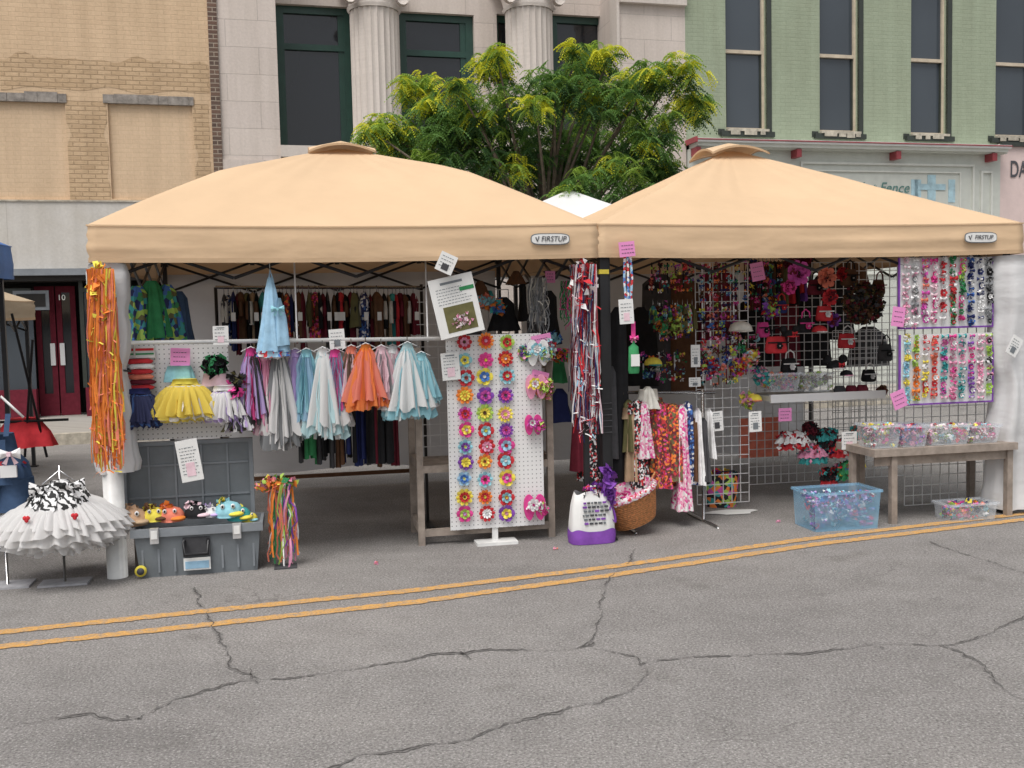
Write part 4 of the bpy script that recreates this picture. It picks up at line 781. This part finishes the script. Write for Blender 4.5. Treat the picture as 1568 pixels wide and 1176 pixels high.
# ---------------- clothing rack tent 2 -----------------------------------------------------
m=MB(T); p=T.cut(948,601,.35); q=T.cut(1095,601,.35); m.tube([(p[0],.35,p[1]),(q[0],.35,q[1])],.012,'chrome',8)
for a_ in (p[0]+.03,q[0]-.1): m.tube([(a_,.35,0),(a_,.35,p[1])],.012,'chrome',8); m.tube([(a_,.1,.01),(a_,.65,.01)],.012,'chrome',6)
m.finish('garment_rack')
DR=[(962,612,690,.05,'olive'),(968,620,735,.06,'tan'),(975,612,745,.06,'p_dots'),(985,615,700,.05,'p_pink'),(1000,605,720,.06,'p_fruit'),(1010,615,745,.09,'p_floral'),(1030,618,735,.075,'p_fruit'),(1043,620,780,.05,'p_pink'),(1052,615,740,.05,'p_bluedots'),(1062,640,735,.03,'brown'),(1068,625,740,.03,'white'),(1077,640,735,.03,'dgray'),(1085,625,700,.025,'white'),(992,592,625,.06,'offwhite')]
for i,(x,y0,y1,w,c) in enumerate(DR):
    b=.33-.02*(i%4); m=MB(T); a,z=T.cut(x,y0,b); z0=T.cut(x,y1,b)[1]; l=z-z0; m.pleat(a,b,z,[(0,w*.25,.02),(-.03,w*.7,.05),(-l*.35,w*.75,.06),(-l,w*1.25,.1)],c,7,.2,36)
    if w>.055:
        for s in (-1,1): m.pleat(a+s*w*.8,b,z-.02,[(0,.02,.03),(-.08,.03,.035)],c,4,.1,12)
    m.finish('patterned_dress')
a,b=T.gnd(1113,778); m=MB(T); b+=.1; m.pleat(a,b,.27,[(0,.14,.1),(-.03,.145,.11),(-.27,.12,.09)],'p_blk',2,.01,32,False); m.tube([(a-.09,b-.1,.25),(a-.05,b-.13,.3),(a+.05,b-.13,.3),(a+.09,b-.1,.25)],.006,'black',6); m.puff(a,b,.24,.12,.08,.05,['red','purple','yellow'],60,.04); m.finish('fabric_storage_bin')
a,b=T.gnd(1120,785); m=MB(T); m.add([(a+.22*math.cos(i*.5236)*U(.7,1.1),b+.1*math.sin(i*.5236)*U(.7,1.2),.006) for i in range(12)],[tuple(range(12))],'paper'); m.finish('paper_sheet')
m=MB(T); r=T.rect(1066,402,1146,775,.75); grid(m,r[0],r[1],.75,.05,r[3],.075,.003); m.finish('gridwall')
m=MB(T); r=T.rect(1146,402,1385,770,1.3); grid(m,r[0],r[1],1.3,.08,r[3],.075,.003); m.finish('gridwall')
m=MB(T); r=T.rect(1385,620,1520,795,.3); grid(m,r[0],r[1],.3,.03,2.0,.075,.003); m.finish('gridwall')
m=MB(T); r=T.rect(1275,505,1375,700,1.1); grid(m,r[0],r[1],1.1,r[2],r[3],.05,.0025); m.finish('gridwall')
m=MB(T); r=T.rect(1133,640,1192,700,1.4); m.box(r[0],r[1],1.4,1.42,r[2],r[3],'coral'); m.finish('orange_panel')
BR=['pink','hotpink','red','orange','yellow','lime','teal','aqua','blue','purple','white','black','magenta','navy','green','coral']
for k,(x0,x1,y0,y1,b) in enumerate([(1075,1135,408,590,.7),(998,1062,408,450,.7),(1010,1055,470,520,.75),(1140,1195,405,475,.9),(985,1050,545,580,.9),(1118,1160,520,575,.7)]):
    m=MB(T)
    y=y0
    while y<y1:
        x=x0
        while x<x1:
            a,z=T.cut(x+U(-3,3),y+U(-4,4),b); c=rnd.sample(BR+['black','maroon','navy','brown','brown','maroon'],2)
            if U(0,1)<.5: m.bow(a,b-.01,z,.022,c[0],c[1])
            else: m.puff(a,b-.02,z,.025,.02,.03,c,14,.016)
            x+=10
        y+=11
    for i in range(int((x1-x0)/12)):
        a,z=T.cut(x0+i*12,y0,b); m.strip([(a,b,z+.03),(a,b,T.cut(x0,y1,b)[1])],.012,rnd.choice(['black','maroon','brown','white']))
    m.finish('hair_bow_display')
for x,y,R,c,b in [(1222,418,.10,'magenta',.5),(1208,440,.06,'hotpink',.5),(1265,425,.085,'coral',.6),(1270,455,.07,'red',.6),(1290,420,.06,'red',.7),(1232,395,.06,'maroon',.6),(1350,598,.05,'brown',.7),(1275,490,.06,'purple',.7)]:
    m=MB(T); a,z=T.cut(x,y,b); m.flower(a,b,z,R,7,c,c,'black',3); m.puff(a,b,z,R*.7,.04,R*.7,[c,'maroon'],60,.03); m.finish('fabric_flower')
def purse(x,y,w,h,c,c2,b):
    m=MB(T); a,z=T.cut(x,y,b); n=28; vs=[]
    for j,(f,s_) in enumerate(((0,.82),(.3,.95),(.75,1.08),(.93,1.04),(1,.85))):
        for i in range(n):
            t=6.28318*i/n; cx_=math.copysign(abs(math.cos(t))**.7,math.cos(t)); vs.append((a+w/2*s_*cx_,b+.04*s_*math.sin(t),z+h/2-h*f))
    m.add(vs,[(j*n+i,j*n+(i+1)%n,(j+1)*n+(i+1)%n,(j+1)*n+i) for j in range(4) for i in range(n)]+[tuple(range(n)),tuple(range(4*n,5*n))],c,True)
    m.tube([(a-w*.3,b-.02,z+h/2-.01),(a-w*.25,b-.02,z+h*.85),(a,b-.02,z+h*1.05),(a+w*.25,b-.02,z+h*.85),(a+w*.3,b-.02,z+h/2-.01)],.006,c2,6)
    m.box(a-w*.5,a+w*.5,b-.046,b-.038,z+h*.1,z+h*.18,c2); m.flower(a,b-.052,z-h*.05,min(w,h)*.22,6,c2,c2,'white',2); m.finish('handbag')
for p in [(1248,440,.12,.12,'maroon','black',.75),(1262,480,.13,.12,'red','white',.65),(1232,498,.12,.12,'black','hotpink',.7),(1188,528,.17,.13,'red','black',.55),(1208,560,.13,.12,'black','white',.75),(1296,522,.14,.12,'red','white',.8),(1300,425,.13,.13,'brown','black',.7),(1195,470,.1,.1,'navy','red',.75),(1168,505,.1,.12,'hotpink','black',.75),(1355,540,.12,.14,'dgray','black',.9),(1345,440,.1,.12,'brown','maroon',.75),(1330,575,.12,.1,'black','white',.95)]: purse(*p)
m=MB(T); a,z=T.cut(1322,465,.6); m.puff(a,.6,z,.17,.12,.17,['brown','dgray','maroon','black','brown','olive'],1300,.022); m.finish('feather_boa_wig')
def cap(x,y,R,c,c2,b,ears=False):
    m=MB(T); a,z=T.cut(x,y,b); m.ell(a,b,z-R*.2,R,R,R*.8,c,18,7,-.1,1); m.ell(a,b-R*.7,z-R*.25,R*.8,R*.7,R*.12,c2,16,4)
    if ears:
        for s in (-1,1): m.tube([(a+s*R*.9,b,z+R*.7),(a+s*R*.9,b+.02,z+R*.7)],R*.45,'black',16)
        m.bow(a,b-R,z+R*.2,R*.35,'red','red')
    m.finish('hat')
cap(1134,502,.09,'offwhite','offwhite',.6); cap(1280,560,.075,'black','white',.6,True); cap(1296,572,.05,'black','pink',.6); cap(1210,512,.06,'black','red',.5,True); cap(1000,555,.07,'yellow','teal',.8); cap(1000,440,.07,'black','black',.9); cap(1155,610,.06,'yellow','coral',.7); cap(1255,505,.06,'red','white',.6)
for x,y,c in [(1130,563,['yellow','red']),(1150,548,['coral','yellow','white']),(1165,575,['teal','pink']),(1145,612,['pink','lime','yellow']),(1090,560,['red','blue']),(1015,500,['green','orange','tan']),(1030,500,['lime','brown']),(1210,400,['maroon']),(1180,475,['purple','red','lime'])]:
    m=MB(T); a,z=T.cut(x,y,.7); m.puff(a,.7,z,.07,.05,.07,c,90,.024); m.finish('plush_hat')
for i in range(9):
    x=1000+i*7.5; a,z=T.cut(x,468,.8); m=MB(T); shirt(m,a,.8,z,.02,.08,U(.12,.22),rnd.choice(['p_green','orange','olive','tan','teal','maroon','p_multi'])); m.finish('doll_outfit')
for i in range(14):
    x=1150+i*6; a,z=T.cut(x,400,1.0); m=MB(T); shirt(m,a,1.0,z,.02,.08,U(.2,.45),rnd.choice(['brown','olive','tan','teal','maroon','purple','red','black'])); m.finish('hanging_scarf')
for x,y0,y1,c in [(985,470,590,'black'),(1010,420,600,'dgray'),(1040,420,600,'brown'),(1100,410,520,'maroon'),(1160,450,560,'black'),(1200,450,560,'maroon'),(1240,450,560,'black'),(1300,400,440,'brown'),(1330,500,560,'dgray'),(1275,410,520,'black')]:
    m=MB(T); a,z=T.cut(x,y0,1.5); z0=T.cut(x,y1,1.5)[1]; m.pleat(a,1.5,z,[(0,.05,.04),(-.08,.15,.08),(-(z-z0),.18,.1)],c,6,.15); m.finish('hanging_garment')
m=MB(T); r=T.rect(1165,598,1338,609,.75); m.box(r[0],r[1],.6,1.0,r[2],r[3]-.02,'shelf'); m.box(r[0],r[1],.58,.6,r[2]-.01,r[3]-.005,'whiteboard')
for a_ in (r[0]+.1,r[1]-.1): m.box(a_,a_+.01,.7,1.28,r[2]-.02,r[2]-.001,'wire')
m.finish('wall_shelf')
def pbin(x0,y0,x1,y1,b,mt,d=.22,n=120,z0=None,cs=None,name='plastic_bin'):
    r=T.rect(x0,y0,x1,y1,b); z0=r[2] if z0 is None else z0; m=MB(T); tp=.02; z1=r[3]
    for q in [(r[0],r[1],b,b+.005),(r[0],r[1],b+d-.005,b+d)]: m.add([(q[0]+tp,q[2]+tp*.5,z0),(q[1]-tp,q[2]+tp*.5,z0),(q[1],q[2],z1),(q[0],q[2],z1)],[(0,1,2,3)],mt)
    for x,s in ((r[0],1),(r[1],-1)): m.add([(x+s*tp,b+tp,z0),(x+s*tp,b+d-tp,z0),(x,b+d,z1),(x,b,z1)],[(0,1,2,3)],mt)
    m.box(r[0]+tp,r[1]-tp,b+tp,b+d-tp,z0+.001,z0+.006,mt)
    for q in ((r[0]-.01,r[1]+.01,b-.012,b),(r[0]-.01,r[1]+.01,b+d,b+d+.012)): m.box(q[0],q[1],q[2],q[3],z1-.012,z1+.006,mt)
    for q in ((r[0]-.01,r[0]),(r[1],r[1]+.01)): m.box(q[0],q[1],b,b+d,z1-.012,z1+.006,mt)
    ac=(r[0]+r[1])/2; h=z1-z0; w=(r[1]-r[0])/2
    for k in range(n):
        a=ac+U(-.88,.88)*w; bb=b+d*U(.12,.85); z=z0+.02+U(0,.85)*h; m.bow(a,bb,z,.022,*rnd.sample(cs or BR,2)) if k%3==0 else m.puff(a,bb,z,.02,.02,.015,rnd.sample(cs or BR,2),6,.02)
    m.finish(name)
WB=['pink','ltpink','white','red','aqua','hotpink','yellow','lime','white']
pbin(1178,572,1226,600,.65,'clear',.2,60); pbin(1229,572,1276,600,.65,'clear',.2,60,cs=['white','brown','lime','tan'])
m=MB(T); a,z=T.cut(1303,590,.7); 
for s in (-.1,0,.1): m.pleat(a+s,.7,z+.0,[(0,.035,.03),(-.03,.05,.04),(-.06,.045,.04)],rnd.choice(['black','dgray','maroon']),5,.1,16)
m.finish('folded_caps')
a,b=T.gnd(1300,812); pbin(1246,754,1349,812,b,'clearblue',.3,200,0.0,['purple','white','blue','lav','red','aqua','magenta'])
for x,y,R,ms in [(1215,668,.14,['red','red','white','maroon']),(1245,690,.12,['teal','pink','red']),(1290,680,.12,['red','navy','white','green']),(1300,715,.12,['red','yellow','blue','pink','green']),(1318,660,.08,['coral','teal']),(1270,725,.08,['teal','black','red']),(1240,655,.06,['maroon','black']),(1265,665,.09,['maroon','teal','black'])]:
    m=MB(T); b=.85; a,z=T.cut(x,y,b)
    for k in range(200):
        t=U(0,6.28); q=U(.2,1)*R; zz=z+U(-.05,.05); m.puff(a+q*math.cos(t),b+q*math.sin(t)*.6,zz-q*.25,.012,.012,.012,[rnd.choice(ms)],2,.022)
    m.ruffle(a,b,z+.04,R*.3,R,.09,rnd.choice(ms),13,.15,100,.6); m.ruffle(a,b,z+.02,R*.3,R*.9,.12,rnd.choice(ms),13,.15,100,.6); m.finish('ruffled_skirt')
def board(x0,y0,x1,y1,b,cols,bg):
    r=T.rect(x0,y0,x1,y1,b); m=MB(T); m.box(r[0],r[1],b,b+.008,r[2],r[3],bg); e=.012
    m.box(r[0]-e,r[0],b-.004,b+.01,r[2]-e,r[3],'purple'); m.box(r[0],r[1],b-.004,b+.01,r[2]-e,r[2],'purple'); m.box(r[1],r[1]+e,b-.004,b+.01,r[2]-e,r[3],'purple')
    nc=10
    for i in range(nc):
        a=r[0]+(r[1]-r[0])*(i+.5)/nc; m.box(a-.004,a+.004,b-.003,b-.0005,r[2]+.01,r[3],'white')
        z=r[3]-.02
        while z>r[2]+.02:
            c1,c2=rnd.choice(cols[i]),rnd.choice(cols[i]+['white']); a_=a+U(-.009,.009)
            q=U(0,1)
            if q<.4: m.bow(a_,b-.008,z,U(.022,.034),c1,c2)
            elif q<.62: m.flower(a_,b-.01,z,U(.022,.032),6,c1,c2,'white',2)
            else: m.puff(a_,b-.02,z,.026,.015,.026,[c1,c2],26,.014)
            z-=U(.038,.055)
    m.finish('hair_bow_board')
board(1378,394,1519,500,-.02,[['ltpink','pink'],['pink','white','gray'],['coral','magenta'],['hotpink','ltpink'],['red','white'],['red','green'],['green','lime','hotpink'],['navy','blue'],['white','navy'],['black','gray']],'whiteboard')
board(1379,511,1519,616,-.02,[['yellow','ltblue','aqua'],['lime','orange'],['yellow','red','white'],['red','coral'],['pink','magenta','teal'],['pink','hotpink'],['teal','pink'],['hotpink','purple'],['ltpink','pink'],['lime','black','pink']],'whiteboard')
a0,b=T.gnd(1385,802); r=T.rect(1337,683,1556,694,b); m=MB(T); m.box(r[0],r[1],b-.02,b+.5,r[2],r[3],'wood'); m.box(r[0]+.03,r[1]-.03,b+.02,b+.04,r[2]-.07,r[2],'wood')
for a_ in (r[0]+.15,r[1]-.07):
    for bb_ in (b+.0,b+.42): m.box(a_,a_+.045,bb_,bb_+.045,0,r[2],'wood')
m.box(r[0]+.01,r[0]+.05,b+.3,b+.34,0,r[2],'wood'); zt=r[3]; m.finish('wooden_table')
for i,(x0,x1) in enumerate([(1337,1380),(1380,1422),(1424,1486),(1488,1532)]): pbin(x0,652,x1,686,b+.02,'clear',.22,70,zt+.002,WB if i!=1 else ['red','hotpink','blue','purple','pink'])
a,bb_=T.gnd(1490,798); pbin(1456,772,1528,797,bb_,'clear',.2,60,0)
m=MB(T)
for x,y in ((850,842),(575,865),(1190,800)):
    a,b=T.gnd(x,y); m.puff(a,b,.012,.02,.02,.006,['pink','coral'],5,.012)
m.finish('paper_litter')
# ---------------- light ---------------------------------------------------------
w=bpy.data.worlds.new("World"); sc.world=w; w.use_nodes=True; nt=w.node_tree; bg=nt.nodes['Background']; sky=nt.nodes.new('ShaderNodeTexSky'); sky.sky_type='NISHITA'; sky.sun_disc=False
el,az=math.radians(62),math.radians(205); sky.sun_elevation=el; sky.sun_rotation=az; sky.dust_density=4; sky.air_density=1
hs=nt.nodes.new('ShaderNodeHueSaturation'); hs.inputs['Saturation'].default_value=.25; nt.links.new(sky.outputs[0],hs.inputs['Color']); nt.links.new(hs.outputs[0],bg.inputs[0]); bg.inputs[1].default_value=.15
sd=Vector((math.sin(az)*math.cos(el),math.cos(az)*math.cos(el),math.sin(el)))
sl=bpy.data.lights.new('sun','SUN'); sl.energy=2.0; sl.angle=math.radians(35); sl.color=(1,.96,.92); so=bpy.data.objects.new('sun',sl); sc.collection.objects.link(so); so.rotation_euler=sd.to_track_quat('Z','Y').to_euler(); so.location=sd*30
sc.view_settings.view_transform='Standard'; sc.view_settings.look='None'; sc.view_settings.exposure=0
print('verts',sum(len(o.data.vertices) for o in bpy.data.objects if o.type=='MESH'))
